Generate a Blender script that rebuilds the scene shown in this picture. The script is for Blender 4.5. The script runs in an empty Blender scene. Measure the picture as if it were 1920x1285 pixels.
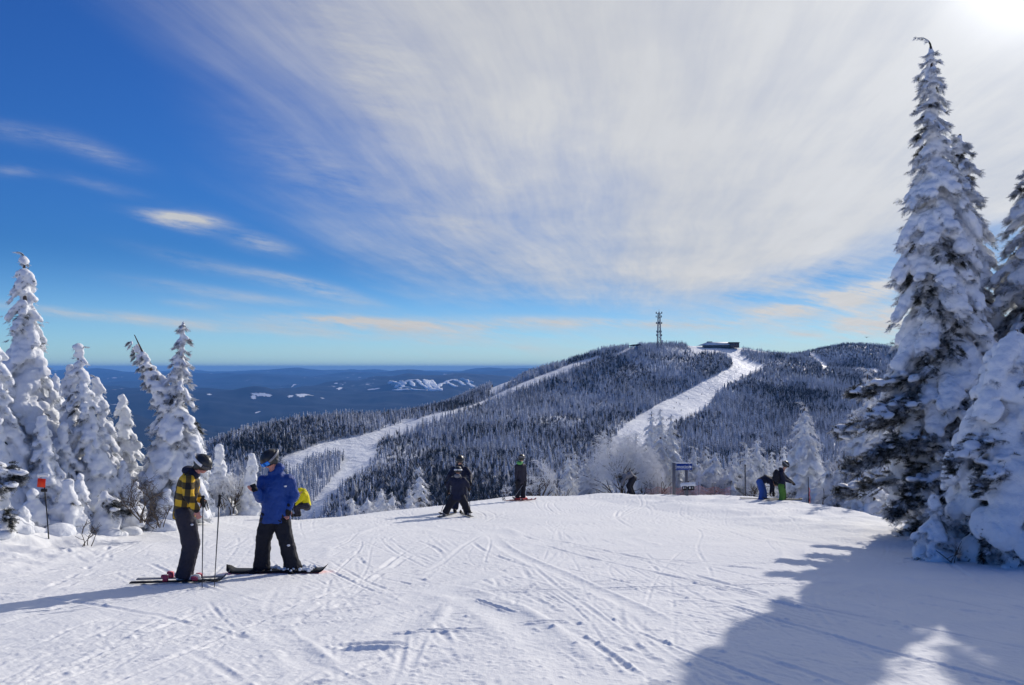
import bpy, math, random
import numpy as np
from mathutils import Vector, Matrix

R = math.radians
SC = bpy.context.scene
COL = SC.collection
rng = np.random.default_rng(7)
random.seed(7)

# ------------------------------------------------------------------ camera
F_PX, CX, CY = 1450.0, 960.0, 642.5
EYE = 1.65
PITCH = math.atan(47.5 / F_PX)
cam_d = bpy.data.cameras.new("camera")
cam = bpy.data.objects.new("camera", cam_d)
COL.objects.link(cam)
cam_d.sensor_width = 36.0
cam_d.lens = 36.0 * F_PX / 1920.0
cam_d.clip_start = 0.1
cam_d.clip_end = 200000
cam.location = (0, 0, EYE)
cam.rotation_euler = (R(90) + PITCH, 0, 0)
SC.camera = cam

# ------------------------------------------------------------------ sun, sky, exposure
SUN_AZ, SUN_EL = R(35.0), R(24.5)
SUN = Vector((math.sin(SUN_AZ) * math.cos(SUN_EL), math.cos(SUN_AZ) * math.cos(SUN_EL), math.sin(SUN_EL)))
sl = bpy.data.lights.new("sun", 'SUN')
sl.energy = 3.6
sl.angle = R(0.6)
sl.color = (1.0, 0.93, 0.84)
so = bpy.data.objects.new("sun", sl)
COL.objects.link(so)
so.rotation_euler = (-SUN).to_track_quat('-Z', 'Y').to_euler()

SC.view_settings.view_transform = 'Standard'
SC.view_settings.look = 'None'
SC.view_settings.gamma = 1.0
SC.view_settings.exposure = -0.05

world = bpy.data.worlds.new("World")
SC.world = world
world.use_nodes = True


class NT:
    """tiny helper for node trees"""
    def __init__(s, nt):
        s.nt = nt; s.N = nt.nodes; s.L = nt.links

    def node(s, t, **kw):
        n = s.N.new(t)
        for k, v in kw.items():
            setattr(n, k, v)
        return n

    def put(s, sock, v):
        if v is None:
            return
        if isinstance(v, bpy.types.NodeSocket):
            s.L.new(v, sock)
        elif isinstance(v, (tuple, list)) and len(v) == 3 and sock.type == 'RGBA':
            sock.default_value = (*v, 1)
        else:
            sock.default_value = v

    def m(s, op, a, b=None, c=None, clamp=False):
        n = s.node('ShaderNodeMath', operation=op, use_clamp=clamp)
        for i, v in enumerate((a, b, c)):
            if v is not None:
                s.put(n.inputs[i], v)
        return n.outputs[0]

    def vm(s, op, a, b=None, scale=None):
        n = s.node('ShaderNodeVectorMath', operation=op)
        s.put(n.inputs[0], a)
        if b is not None:
            s.put(n.inputs[1], b)
        if scale is not None:
            s.put(n.inputs['Scale'], scale)
        return n.outputs['Value'] if op in ('DOT_PRODUCT', 'LENGTH') else n.outputs[0]

    def sstep(s, x, lo, hi):
        n = s.node('ShaderNodeMapRange', interpolation_type='SMOOTHSTEP')
        s.put(n.inputs['Value'], x); s.put(n.inputs['From Min'], lo); s.put(n.inputs['From Max'], hi)
        return n.outputs[0]

    def remap(s, x, a, b, c, d):
        n = s.node('ShaderNodeMapRange')
        for k, v in zip(('Value', 'From Min', 'From Max', 'To Min', 'To Max'), (x, a, b, c, d)):
            s.put(n.inputs[k], v)
        return n.outputs[0]

    def mix(s, f, a, b):
        n = s.node('ShaderNodeMix', data_type='RGBA')
        s.put(n.inputs[0], f); s.put(n.inputs[6], a); s.put(n.inputs[7], b)
        return n.outputs[2]

    def noise(s, vec, scale, detail=4, rough=0.55, dist=0.0, dim='3D'):
        n = s.node('ShaderNodeTexNoise', noise_dimensions=dim)
        s.put(n.inputs['Vector'], vec); s.put(n.inputs['Scale'], scale)
        s.put(n.inputs['Detail'], detail); s.put(n.inputs['Roughness'], rough)
        s.put(n.inputs['Distortion'], dist)
        return n.outputs['Fac']

    def comb(s, x, y, z=0.0):
        n = s.node('ShaderNodeCombineXYZ')
        for i, v in enumerate((x, y, z)):
            s.put(n.inputs[i], v)
        return n.outputs[0]

    def sep(s, v):
        n = s.node('ShaderNodeSeparateXYZ'); s.put(n.inputs[0], v)
        return n.outputs

    def curve(s, x, pts, x0, x1, y0, y1):
        n = s.node('ShaderNodeFloatCurve')
        c = n.mapping.curves[0]
        P = [((a - x0) / (x1 - x0), (b - y0) / (y1 - y0)) for a, b in pts]
        P.sort()
        c.points[0].location = P[0]; c.points[1].location = P[-1]
        for p in P[1:-1]:
            c.points.new(*p)
        n.mapping.update()
        s.put(n.inputs['Value'], s.remap(x, x0, x1, 0, 1))
        return s.remap(n.outputs[0], 0, 1, y0, y1)


SKY_STRENGTH = 0.10
w = NT(world.node_tree)
w.N.clear()
out = w.node('ShaderNodeOutputWorld')
bg = w.node('ShaderNodeBackground')
bg.inputs['Strength'].default_value = SKY_STRENGTH
w.L.new(bg.outputs[0], out.inputs[0])
sky = w.node('ShaderNodeTexSky', sky_type='NISHITA')
sky.sun_disc = False
sky.sun_elevation = SUN_EL
sky.sun_rotation = SUN_AZ
sky.altitude = 900
sky.air_density = 1.0
sky.dust_density = 0.35
sky.ozone_density = 3.0
tc = w.node('ShaderNodeTexCoord')
D = tc.outputs['Generated']
dx, dy, dz = w.sep(D)
ys = w.m('MAXIMUM', dy, 0.15)
u = w.m('DIVIDE', dx, ys)
v = w.m('DIVIDE', dz, ys)
# cirrus sits on a high plane: streaks run along one compass heading and meet at the horizon
zz = w.m('ADD', w.m('MAXIMUM', dz, 0.0), 0.03)
CA = R(9.0)
ax = w.m('DIVIDE', w.m('SUBTRACT', w.m('MULTIPLY', dx, math.cos(CA)), w.m('MULTIPLY', dy, math.sin(CA))), zz)
ay = w.m('DIVIDE', w.m('ADD', w.m('MULTIPLY', dx, math.sin(CA)), w.m('MULTIPLY', dy, math.cos(CA))), zz)
Pst = w.comb(ax, w.m('MULTIPLY', ay, 0.16), 0.0)
warp = w.noise(w.comb(ax, ay, 3.0), 0.35, 3, 0.5)
Pw = w.vm('ADD', Pst, w.comb(w.m('MULTIPLY', w.m('SUBTRACT', warp, 0.5), 0.40), 0.0, 0.0))
n_big = w.noise(Pw, 0.9, 5, 0.55)
n_fine = w.noise(w.vm('MULTIPLY', Pw, (1.0, 0.6, 1.0)), 6.5, 8, 0.66)
n_soft = w.noise(w.comb(ax, w.m('MULTIPLY', ay, 0.6), 9.0), 1.3, 6, 0.6)


def PU(px): return (px - 960.0) / F_PX
def PV(py): return (690.0 - py) / F_PX


# left edge of the big cirrus sheet, as a function of height above the horizon
lb = w.curve(v, [(PV(700), PU(1250)), (PV(592), PU(1120)), (PV(560), PU(1000)), (PV(500), PU(900)), (PV(400), PU(830)),
                 (PV(300), PU(800)), (PV(200), PU(700)), (PV(100), PU(600)), (PV(0), PU(520)), (PV(-400), PU(250))],
             PV(700), PV(-400), PU(200), PU(1300))
bb = w.curve(u, [(PU(900), PV(600)), (PU(1100), PV(592)), (PU(1300), PV(580)), (PU(1420), PV(552)), (PU(1560), PV(515)),
                 (PU(1700), PV(482)), (PU(1920), PV(450)), (PU(2400), PV(420))],
             PU(900), PU(2400), PV(610), PV(370))
du = w.m('ADD', w.m('SUBTRACT', u, lb), w.m('MULTIPLY', w.m('SUBTRACT', n_big, 0.5), 0.55))
dv = w.m('ADD', w.m('SUBTRACT', v, bb), w.m('MULTIPLY', w.m('SUBTRACT', n_big, 0.5), 0.05))
c1 = w.m('MULTIPLY', w.m('POWER', w.sstep(du, -0.34, 0.26), 1.3), w.sstep(dy, -0.25, 0.25))
c2 = w.sstep(dv, -0.015, 0.05)
cov = w.m('MULTIPLY', c1, c2)
tex = w.m('ADD', w.m('MULTIPLY', n_fine, 0.42), w.m('MULTIPLY', n_soft, 0.58))
op = w.m('MULTIPLY', w.m('POWER', w.sstep(du, -0.30, 0.36), 1.1), c2)
op = w.m('MULTIPLY', op, w.sstep(dy, -0.25, 0.25))
tz = w.m('SUBTRACT', tex, 0.47)
edge = w.m('MULTIPLY', w.m('MULTIPLY', op, w.m('SUBTRACT', 1.0, op)), 4.6)
sheet = w.m('ADD', w.m('MULTIPLY', op, w.m('ADD', 0.93, w.m('MULTIPLY', tz, 0.7))), w.m('MULTIPLY', edge, tz))
sheet = w.m('MINIMUM', w.m('MAXIMUM', sheet, 0.0), 0.97)
# thin veil and hand-placed wisps (direction of centre, half length, half width, tilt, amount)
blobs = [(330, 405, 62, 8, 8, 1.1), (318, 419, 52, 7, 13, .9), (370, 412, 50, 16, 12, .5), (485, 455, 55, 15, 14, .55), (170, 280, 80, 16, 20, .28), (20, 245, 90, 16, 10, .22),
         (560, 527, 90, 8, 13, .6), (620, 552, 90, 9, 12, .55), (400, 500, 120, 12, 14, .25), (330, 535, 120, 8, 8, .2),
         (640, 600, 100, 9, 4, .85), (800, 618, 260, 18, 3, .75), (820, 608, 300, 7, 2, .4), (800, 640, 200, 7, 4, .35), (1150, 605, 260, 9, 1, .8), (180, 592, 190, 9, 6, .6), (420, 612, 200, 12, 4, .35),
         (370, 572, 70, 9, 5, .35), (1560, 560, 190, 17, -12, 1.0), (1640, 605, 110, 24, -4, 1.0), (1850, 590, 150, 40, -8, .9),
         (1500, 628, 110, 7, 0, .35), (860, 420, 80, 16, 10, .5), (940, 345, 50, 26, 10, .35), (620, 330, 170, 60, 28, .22),
         (180, 345, 90, 10, 14, .15), (700, 80, 200, 60, 35, .4), (20, 318, 40, 10, 4, .25), (480, 560, 160, 10, 6, .3),
         (900, 660, 500, 20, 0, .18), (1620, 560, 330, 75, -8, .42), (1500, 520, 240, 20, -16, .45), (1780, 500, 200, 22, -14, .5), (700, 180, 120, 45, 42, .35)]
acc = None
for (bx, by, hl, hw, tl, am) in blobs:
    c, s_ = math.cos(R(tl)), math.sin(R(tl))
    uu = w.m('SUBTRACT', u, PU(bx)); vv = w.m('SUBTRACT', v, PV(by))
    a1 = w.m('ADD', w.m('MULTIPLY', uu, c * F_PX / hl), w.m('MULTIPLY', vv, -s_ * F_PX / hl))
    b1 = w.m('ADD', w.m('MULTIPLY', uu, s_ * F_PX / hw), w.m('MULTIPLY', vv, c * F_PX / hw))
    r2 = w.m('ADD', w.m('MULTIPLY', a1, a1), w.m('MULTIPLY', b1, b1))
    g = w.m('MULTIPLY', w.m('POWER', 2.718, w.m('MULTIPLY', r2, -1.0)), am)
    acc = g if acc is None else w.m('ADD', acc, g)
wisptex = w.noise(w.comb(w.m('ADD', u, w.m('MULTIPLY', v, -1.6)), w.m('ADD', w.m('MULTIPLY', v, 7.0), w.m('MULTIPLY', u, 1.4)), 4.0), 7.0, 7, 0.68)
wisp = w.m('MULTIPLY', acc, w.remap(wisptex, 0.36, 0.66, 0.12, 1.35))
cl = w.m('ADD', sheet, w.m('MULTIPLY', wisp, w.m('SUBTRACT', 1.0, w.m('MULTIPLY', sheet, 0.9))))
cl = w.m('MULTIPLY', cl, w.sstep(dz, -0.005, 0.02))
cl = w.m('MINIMUM', w.m('MAXIMUM', cl, 0.0), 0.98)
# cloud light: brighter towards the sun
sd = w.vm('DOT_PRODUCT', D, tuple(SUN))
sd = w.m('MAXIMUM', sd, 0.0)
glow = w.m('ADD', w.m('MULTIPLY', w.m('POWER', sd, 24.0), 1.1), w.m('MULTIPLY', w.m('POWER', sd, 420.0), 9.0))
body_ = w.m('ADD', w.remap(tex, 0.3, 0.65, 5.5, 6.5), w.m('ADD', glow, w.m('MULTIPLY', w.m('POWER', sd, 6.0), 1.3)))
ccol = w.mix(w.sstep(dz, 0.0, 0.16), (1.0, 0.975, 0.94), (0.955, 0.975, 1.01))
ccol = w.vm('SCALE', ccol, scale=body_)
hs = w.node('ShaderNodeHueSaturation')
hs.inputs['Saturation'].default_value = 1.1
hs.inputs['Hue'].default_value = 0.505
w.L.new(sky.outputs[0], hs.inputs['Color'])
# the model's glare round a low sun is rolled off so that it does not outshine the cloud
lum = w.vm('DOT_PRODUCT', hs.outputs[0], (.3, .5, .2))
roll = w.m('DIVIDE', 1.0, w.m('ADD', 1.0, w.m('MULTIPLY', lum, 0.16)))
tint = w.mix(w.sstep(dz, 0.0, 0.15), (1.30, 1.95, 2.75), (0.38, 0.90, 1.52))
tint = w.mix(w.sstep(dz, 0.1, 0.5), tint, (0.36, 0.80, 1.45))
skyc = w.vm('SCALE', w.vm('MULTIPLY', hs.outputs[0], tint), scale=roll)
fin = w.mix(cl, skyc, ccol)
w.L.new(fin, bg.inputs[0])
SC.cycles.max_bounces = 6
SC.cycles.diffuse_bounces = 3
SC.cycles.volume_bounces = 1
SC.cycles.use_denoising = True
SC.cycles.sample_clamp_indirect = 8.0
try:
    world.cycles.sample_map_resolution = 1024
    world.cycles.sampling_method = 'MANUAL'
except Exception:
    pass


# ------------------------------------------------------------------ generic helpers
def tag(o, label=None, cat=None, group=None, kind=None):
    if label: o['label'] = label
    if cat: o['category'] = cat
    if group: o['group'] = group
    if kind: o['kind'] = kind
    return o


def link(name, me, parent=None, mat=None, smooth=False):
    o = bpy.data.objects.new(name, me)
    COL.objects.link(o)
    if parent is not None: o.parent = parent
    if mat is not None:
        for m_ in (mat if isinstance(mat, (list, tuple)) else [mat]):
            me.materials.append(m_)
    if smooth:
        me.shade_smooth()
    return o


def empty(name, loc, rz=0.0):
    o = bpy.data.objects.new(name, None)
    COL.objects.link(o)
    o.location = loc; o.rotation_euler = (0, 0, rz)
    o.empty_display_size = 0.2
    return o


def np_mesh(name, V, Fs, mi=None):
    """V (n,3); Fs (m,k) with constant k, or a list of such arrays"""
    me = bpy.data.meshes.new(name)
    if not isinstance(Fs, list): Fs = [Fs]
    Fs = [np.asarray(f, dtype=np.int32) for f in Fs if len(f)]
    V = np.asarray(V, dtype=np.float32)
    nl = sum(f.size for f in Fs); nf = sum(len(f) for f in Fs)
    me.vertices.add(len(V)); me.vertices.foreach_set('co', V.ravel())
    me.loops.add(nl); me.loops.foreach_set('vertex_index', np.concatenate([f.ravel() for f in Fs]))
    me.polygons.add(nf)
    tot = np.concatenate([np.full(len(f), f.shape[1], dtype=np.int32) for f in Fs])
    st = np.concatenate([[0], np.cumsum(tot)[:-1]]).astype(np.int32)
    me.polygons.foreach_set('loop_start', st)
    if mi is not None:
        me.polygons.foreach_set('material_index', np.asarray(mi, dtype=np.int32))
    me.update(calc_edges=True)
    return me


class MB:
    """collects quads/tris into one mesh"""
    def __init__(s): s.V = []; s.Q = []; s.T = []; s.n = 0

    def add(s, V, Q=None, T=None):
        V = np.asarray(V, float).reshape(-1, 3)
        if Q is not None and len(Q): s.Q.append(np.asarray(Q) + s.n)
        if T is not None and len(T): s.T.append(np.asarray(T) + s.n)
        s.V.append(V); s.n += len(V)
        return s

    def box(s, c, size, rot=None):
        c = np.array(c, float); h = np.array(size, float) / 2
        P = np.array([[x, y, z] for x in (-1, 1) for y in (-1, 1) for z in (-1, 1)], float) * h
        if rot is not None: P = P @ np.array(rot).T
        return s.add(P + c, Q=[[0, 1, 3, 2], [4, 6, 7, 5], [0, 4, 5, 1], [2, 3, 7, 6], [0, 2, 6, 4], [1, 5, 7, 3]])

    def tube(s, pts, rad, n=8, cap=True, ry=None, lat=None):
        """swept tube; rad per point; optional second radius along the cross axis and a fixed lateral axis"""
        P = np.asarray(pts, float); k = len(P)
        rad = np.broadcast_to(np.asarray(rad, float), (k,))
        ry = rad if ry is None else np.broadcast_to(np.asarray(ry, float), (k,))
        T_ = np.gradient(P, axis=0); T_ /= np.linalg.norm(T_, axis=1)[:, None] + 1e-9
        ref = np.array(lat, float) if lat is not None else (np.array([0, 0, 1.0]) if abs(T_[:, 2]).mean() < .8 else np.array([1.0, 0, 0]))
        A = ref - (T_ @ ref)[:, None] * T_; A /= np.linalg.norm(A, axis=1)[:, None] + 1e-9
        B = np.cross(T_, A)
        th = np.linspace(0, 2 * math.pi, n, endpoint=False)
        V = P[:, None] + A[:, None] * (np.cos(th)[None, :, None] * rad[:, None, None]) + B[:, None] * (np.sin(th)[None, :, None] * ry[:, None, None])
        V = V.reshape(-1, 3)
        i = np.arange(k - 1)[:, None] * n + np.arange(n)[None]
        j = np.arange(k - 1)[:, None] * n + (np.arange(n)[None] + 1) % n
        Q = np.stack([i, j, j + n, i + n], -1).reshape(-1, 4)
        if cap:
            V = np.vstack([V, P[0], P[-1]]); a = k * n; b = a + 1
            r = np.arange(n); r2 = (r + 1) % n
            T = np.vstack([np.stack([np.full(n, a), r2, r], -1), np.stack([np.full(n, b), r + (k - 1) * n, r2 + (k - 1) * n], -1)])
            return s.add(V, Q=Q, T=T)
        return s.add(V, Q=Q)

    def ell(s, c, r, M=None):
        P = ICO[0] * np.asarray(r, float)
        if M is not None: P = P @ np.asarray(M).T
        return s.add(P + np.asarray(c, float), T=ICO[1])

    def bone(s, a, b, ra, rb, n=12):
        """tapered limb with round ends"""
        a = np.asarray(a, float); b = np.asarray(b, float)
        s.tube([a, a * .5 + b * .5, b], [ra, (ra + rb) / 2, rb], n)
        s.ell(a, [ra] * 3); s.ell(b, [rb] * 3)
        return s

    def mesh(s, name):
        return np_mesh(name, np.vstack(s.V), [np.vstack(s.Q) if s.Q else np.zeros((0, 4), int), np.vstack(s.T) if s.T else np.zeros((0, 3), int)])

    def build(s, name, mat, parent=None, smooth=False):
        return link(name, s.mesh(name), parent, mat, smooth)


def ico(sub):
    import bmesh
    bm = bmesh.new(); bmesh.ops.create_icosphere(bm, subdivisions=sub, radius=1.0)
    V = np.array([v_.co[:] for v_ in bm.verts]); T = np.array([[v_.index for v_ in f.verts] for f in bm.faces])
    bm.free(); return V, T


ICO = ico(2)
_tex = {}


def clouds_tex(size, depth=2):
    k = (size, depth)
    if k not in _tex:
        t = bpy.data.textures.new("clouds", 'CLOUDS')
        t.noise_scale = size; t.noise_depth = depth
        _tex[k] = t
    return _tex[k]


def remesh(mb, name, voxel, smooth=2, disp=(), off=(0, 0, 0)):
    """fuses overlapping solids into one surface; disp = ((size, strength), ...)"""
    me = mb.mesh(name)
    o = bpy.data.objects.new("tmp", me); COL.objects.link(o)
    m_ = o.modifiers.new("r", 'REMESH'); m_.mode = 'VOXEL'; m_.voxel_size = voxel; m_.use_smooth_shade = True
    if smooth:
        m_ = o.modifiers.new("s", 'SMOOTH'); m_.factor = 0.5; m_.iterations = smooth
    for (sz, st) in disp:
        m_ = o.modifiers.new("d", 'DISPLACE'); m_.texture = clouds_tex(sz); m_.strength = st; m_.mid_level = 0.5; m_.texture_coords = 'LOCAL'
    dg = bpy.context.evaluated_depsgraph_get()
    res = bpy.data.meshes.new_from_object(o.evaluated_get(dg), depsgraph=dg)
    res.name = name
    bpy.data.objects.remove(o); bpy.data.meshes.remove(me)
    res.materials.clear()
    return res


def ray(px, py):
    x = (px - CX) / F_PX; y = (CY - py) / F_PX
    return np.array([x, math.cos(PITCH) - y * math.sin(PITCH), math.sin(PITCH) + y * math.cos(PITCH)])


def pt(px, py, d):
    r = ray(px, py); return np.array([0, 0, EYE]) + r * (d / r[1])


def proj(P):
    P = np.asarray(P, float); x = P[..., 0]; y = P[..., 1]; z = P[..., 2] - EYE
    fw = y * math.cos(PITCH) + z * math.sin(PITCH); up = -y * math.sin(PITCH) + z * math.cos(PITCH)
    return CX + F_PX * x / fw, CY - F_PX * up / fw


def inside(px, py, poly):
    r = np.zeros(px.shape, bool); n = len(poly)
    for i in range(n):
        x1, y1 = poly[i]; x2, y2 = poly[(i + 1) % n]
        if y1 == y2: continue
        c = ((y1 > py) != (y2 > py)) & (px < (x2 - x1) * (py - y1) / (y2 - y1) + x1)
        r ^= c
    return r


def vnoise(x, y, seed=0):
    xi = np.floor(x).astype(np.int64); yi = np.floor(y).astype(np.int64)
    fx = x - xi; fy = y - yi
    fx = fx * fx * (3 - 2 * fx); fy = fy * fy * (3 - 2 * fy)

    def h(a, b):
        n = (a * 374761393 + b * 668265263 + seed * 974711) & 0xffffffff
        n = ((n ^ (n >> 13)) * 1274126177) & 0xffffffff
        return ((n ^ (n >> 16)) & 0xffff) / 65535.0
    return (h(xi, yi) * (1 - fx) + h(xi + 1, yi) * fx) * (1 - fy) + (h(xi, yi + 1) * (1 - fx) + h(xi + 1, yi + 1) * fx) * fy


def fbm(x, y, o=4, seed=0, g=.5):
    s = 0; a = 1; t = 0
    for i in range(o):
        s = s + a * (vnoise(x * 2 ** i, y * 2 ** i, seed + i) - .5); t += a; a *= g
    return s / t * 2


# ------------------------------------------------------------------ materials
def material(name):
    m_ = bpy.data.materials.new(name); m_.use_nodes = True
    n = NT(m_.node_tree); b = m_.node_tree.nodes['Principled BSDF']
    return m_, n, b


def bump(n, b, h, dist, strength=1.0, normal=None):
    k = n.node('ShaderNodeBump'); k.inputs['Strength'].default_value = strength
    k.inputs['Distance'].default_value = dist
    n.put(k.inputs['Height'], h)
    if normal is not None: n.put(k.inputs['Normal'], normal)
    n.put(b.inputs['Normal'], k.outputs[0])
    return k.outputs[0]


def simple(name, col, rough=.6, metal=0.0, var=0.12, scale=20.0, bmp=0.0, bscale=40.0, spec=.4):
    m_, n, b = material(name)
    P = n.node('ShaderNodeTexCoord').outputs['Object']
    f = n.noise(P, scale, 4)
    lo = tuple(c * (1 - var) for c in col); hi = tuple(min(1, c * (1 + var)) for c in col)
    n.put(b.inputs['Base Color'], n.mix(n.remap(f, .3, .7, 0, 1), lo, hi))
    b.inputs['Roughness'].default_value = rough; b.inputs['Metallic'].default_value = metal
    b.inputs['Specular IOR Level'].default_value = spec
    if bmp: bump(n, b, n.noise(P, bscale, 5), bmp)
    return m_


def m_slope():
    m_, n, b = material("groomed_snow")
    P = n.node('ShaderNodeNewGeometry').outputs['Position']
    x, y, z = n.sep(P)
    f = n.noise(P, .6, 5, .6)
    g = n.noise(P, 9, 5, .6)
    c = n.mix(n.remap(f, .3, .7, 0, 1), (.82, .83, .84), (.89, .89, .885))
    c = n.mix(n.remap(g, .55, .8, 0, .35), c, (.74, .77, .83))
    n.put(b.inputs['Base Color'], c)
    b.inputs['Roughness'].default_value = .85; b.inputs['Specular IOR Level'].default_value = .08
    # grain plus faint scraping along the fall line and across it
    s1 = n.noise(n.comb(n.m('MULTIPLY', x, 9), n.m('MULTIPLY', y, 1.1), 0.0), 1.0, 4, .6)
    s2 = n.noise(n.comb(n.m('MULTIPLY', n.m('ADD', x, n.m('MULTIPLY', y, -.6)), 2.0), n.m('MULTIPLY', n.m('ADD', y, n.m('MULTIPLY', x, .8)), 8.0), 5.0), 1.0, 4, .6)
    gr = n.noise(P, 38, 4, .65)
    gr2 = n.noise(P, 10, 3, .6)
    h = n.m('ADD', n.m('MULTIPLY', s1, .8), n.m('MULTIPLY', s2, .8))
    h = n.m('ADD', h, n.m('MULTIPLY', gr, .45))
    h = n.m('ADD', h, n.m('MULTIPLY', gr2, .45))
    bump(n, b, h, .010, 1.0)
    return m_


def m_snow(name="soft_snow", dist=.02, col=(.86, .88, .91)):
    m_, n, b = material(name)
    P = n.node('ShaderNodeTexCoord').outputs['Object']
    f = n.noise(P, 2.5, 4)
    c = n.mix(n.remap(f, .35, .7, 0, 1), tuple(k * .96 for k in col), col)
    n.put(b.inputs['Base Color'], c)
    b.inputs['Roughness'].default_value = .6; b.inputs['Specular IOR Level'].default_value = .2
    h = n.m('ADD', n.noise(P, 14, 5, .62), n.m('MULTIPLY', n.noise(P, 60, 3, .6), .35))
    bump(n, b, h, dist, 1.0)
    return m_


def m_rime(name, dark, light, lo, hi, scale=9.0, up=.35):
    """frosted needles: snow sits on what faces up, and in random clumps"""
    m_, n, b = material(name)
    P = n.node('ShaderNodeTexCoord').outputs['Object']
    N = n.node('ShaderNodeNewGeometry').outputs['True Normal']
    nz = n.m('ABSOLUTE', n.sep(N)[2])
    f = n.m('ADD', n.noise(P, scale, 3, .6), n.m('MULTIPLY', n.m('SUBTRACT', nz, .5), up))
    dk = n.mix(n.noise(P, 3.0, 2), tuple(k * .6 for k in dark), tuple(k * 1.4 for k in dark))
    n.put(b.inputs['Base Color'], n.mix(n.sstep(f, lo, hi), dk, light))
    b.inputs['Roughness'].default_value = .7; b.inputs['Specular IOR Level'].default_value = .2
    return m_


M_SLOPE = m_slope()
M_SNOW = m_snow()
M_SNOW_FAR = m_snow("soft_snow_distant", .05, (.84, .87, .91))
M_RIME = m_rime("frosted_needles", (.035, .045, .03), (.78, .81, .86), .34, .58)
M_DARK = m_rime("bare_needles", (.035, .038, .022), (.66, .69, .75), .5, .78, 6.0)
M_TWIG = m_rime("frosted_twigs", (.12, .10, .085), (.86, .87, .89), .22, .42, 5.0, .1)
M_RIMEW = m_rime('sunlit_frosted_needles', (.07, .075, .07), (.86, .87, .90), .26, .50)  # paler copy of the frosted needles: heavy rime plus sunlit whiteness in the colour
M_BARETWIG = simple("bare_twigs", (.085, .065, .05), .8)
M_BARK = simple("spruce_bark", (.10, .075, .06), .9, bmp=.02, bscale=25)


# ------------------------------------------------------------------ terrain
CREST = [(-2000, 26), (0, 24), (300, 23.5), (400, 22.6), (560, 20.0), (640, 21.0), (700, 22.3), (850, 26), (960, 31), (1100, 31), (1250, 30), (1400, 29.5), (1500, 25.5), (1600, 21.6),
         (1680, 17.6), (1760, 16.6), (1900, 16.6), (3000, 18)]
_cx = np.array([(a - 960) / F_PX for a, _ in CREST]); _cd = np.array([b for _, b in CREST], float)

HP = [  # ground of the opposite hill: (px, py, forward distance)
    (1235, 652, 1200), (1400, 656, 1230), (1330, 652, 1230), (1190, 654, 1180), (1120, 672, 1150), (1050, 696, 1090), (960, 724, 1020), (1120, 664, 1200), (1060, 682, 1180), (1000, 702, 1130), (940, 722, 1080),
    (880, 750, 960), (800, 770, 900), (730, 782, 850), (650, 786, 800), (590, 790, 760), (530, 802, 720), (485, 818, 690), (440, 836, 660), (405, 858, 640),
    (1480, 668, 1240), (1530, 682, 1270), (1600, 648, 1400), (1565, 660, 1370), (1640, 650, 1400), (1530, 684, 1300), (1680, 656, 1400), (1900, 700, 1300), (2100, 720, 1200), (1560, 690, 1230),
    (1427, 690, 1120), (1375, 685, 1110), (1310, 730, 980), (1343, 738, 960), (1237, 765, 870), (1165, 815, 720), (1227, 815, 730), (1200, 860, 620),
    (1500, 760, 900), (1700, 780, 830), (1900, 800, 780), (1500, 850, 640), (1700, 860, 620), (1950, 860, 620),
    (1150, 720, 1000), (1150, 770, 860), (1050, 740, 960), (1050, 790, 790), (1000, 830, 680), (950, 780, 830), (900, 850, 640), (800, 850, 630),
    (827, 780, 800), (760, 800, 760), (697, 826, 700), (640, 835, 680), (560, 858, 630), (531, 870, 610), (640, 868, 610), (600, 890, 570), (560, 930, 500), (580, 960, 470),
    (700, 930, 490), (800, 930, 480), (1000, 920, 490), (1200, 920, 480), (1400, 920, 470), (1700, 930, 460), (480, 880, 590), (430, 900, 560), (380, 930, 540)]
_P = [pt(*h) for h in HP]
for (x, y, z) in [(0, 330, -140), (250, 330, -140), (-250, 350, -170), (500, 330, -120),
                  (100, 1500, -60), (350, 1600, -60), (650, 1750, -60), (-100, 1350, -150), (-300, 1200, -260), (-450, 1000, -300), (-600, 800, -320),
                  (-550, 500, -260), (-900, 700, -520), (-800, 1300, -560), (-300, 1800, -520), (300, 2300, -420), (900, 2300, -300), (1100, 1200, 20), (1100, 600, -60),
                  (1500, 1600, -60), (-100, 2400, -600)]:
    _P.append(np.array([x, y, z], float))
_P = np.array(_P)


def _tps_fit(P, lam=6.0):
    X = P[:, :2] / 1000.0; n = len(X)
    r2 = ((X[:, None] - X[None]) ** 2).sum(-1)
    K = .5 * r2 * np.log(r2 + 1e-12) + np.eye(n) * lam * 1e-5
    A = np.zeros((n + 3, n + 3)); A[:n, :n] = K; A[:n, n] = 1; A[:n, n + 1:] = X; A[n, :n] = 1; A[n + 1:, :n] = X.T
    b = np.zeros(n + 3); b[:n] = P[:, 2]
    return X, np.linalg.solve(A, b)


_TX, _TW = _tps_fit(_P)


def H_hill(x, y):
    sh = x.shape; x = x.ravel() / 1000.0; y = y.ravel() / 1000.0
    z = _TW[-3] + _TW[-2] * x + _TW[-1] * y
    for i in range(len(_TX)):
        r2 = (x - _TX[i, 0]) ** 2 + (y - _TX[i, 1]) ** 2
        z = z + _TW[i] * .5 * r2 * np.log(r2 + 1e-12)
    return z.reshape(sh)


def smax(a, b, k):
    h = np.clip(.5 + .5 * (a - b) / k, 0, 1)
    return b * (1 - h) + a * h + k * h * (1 - h)


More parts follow.
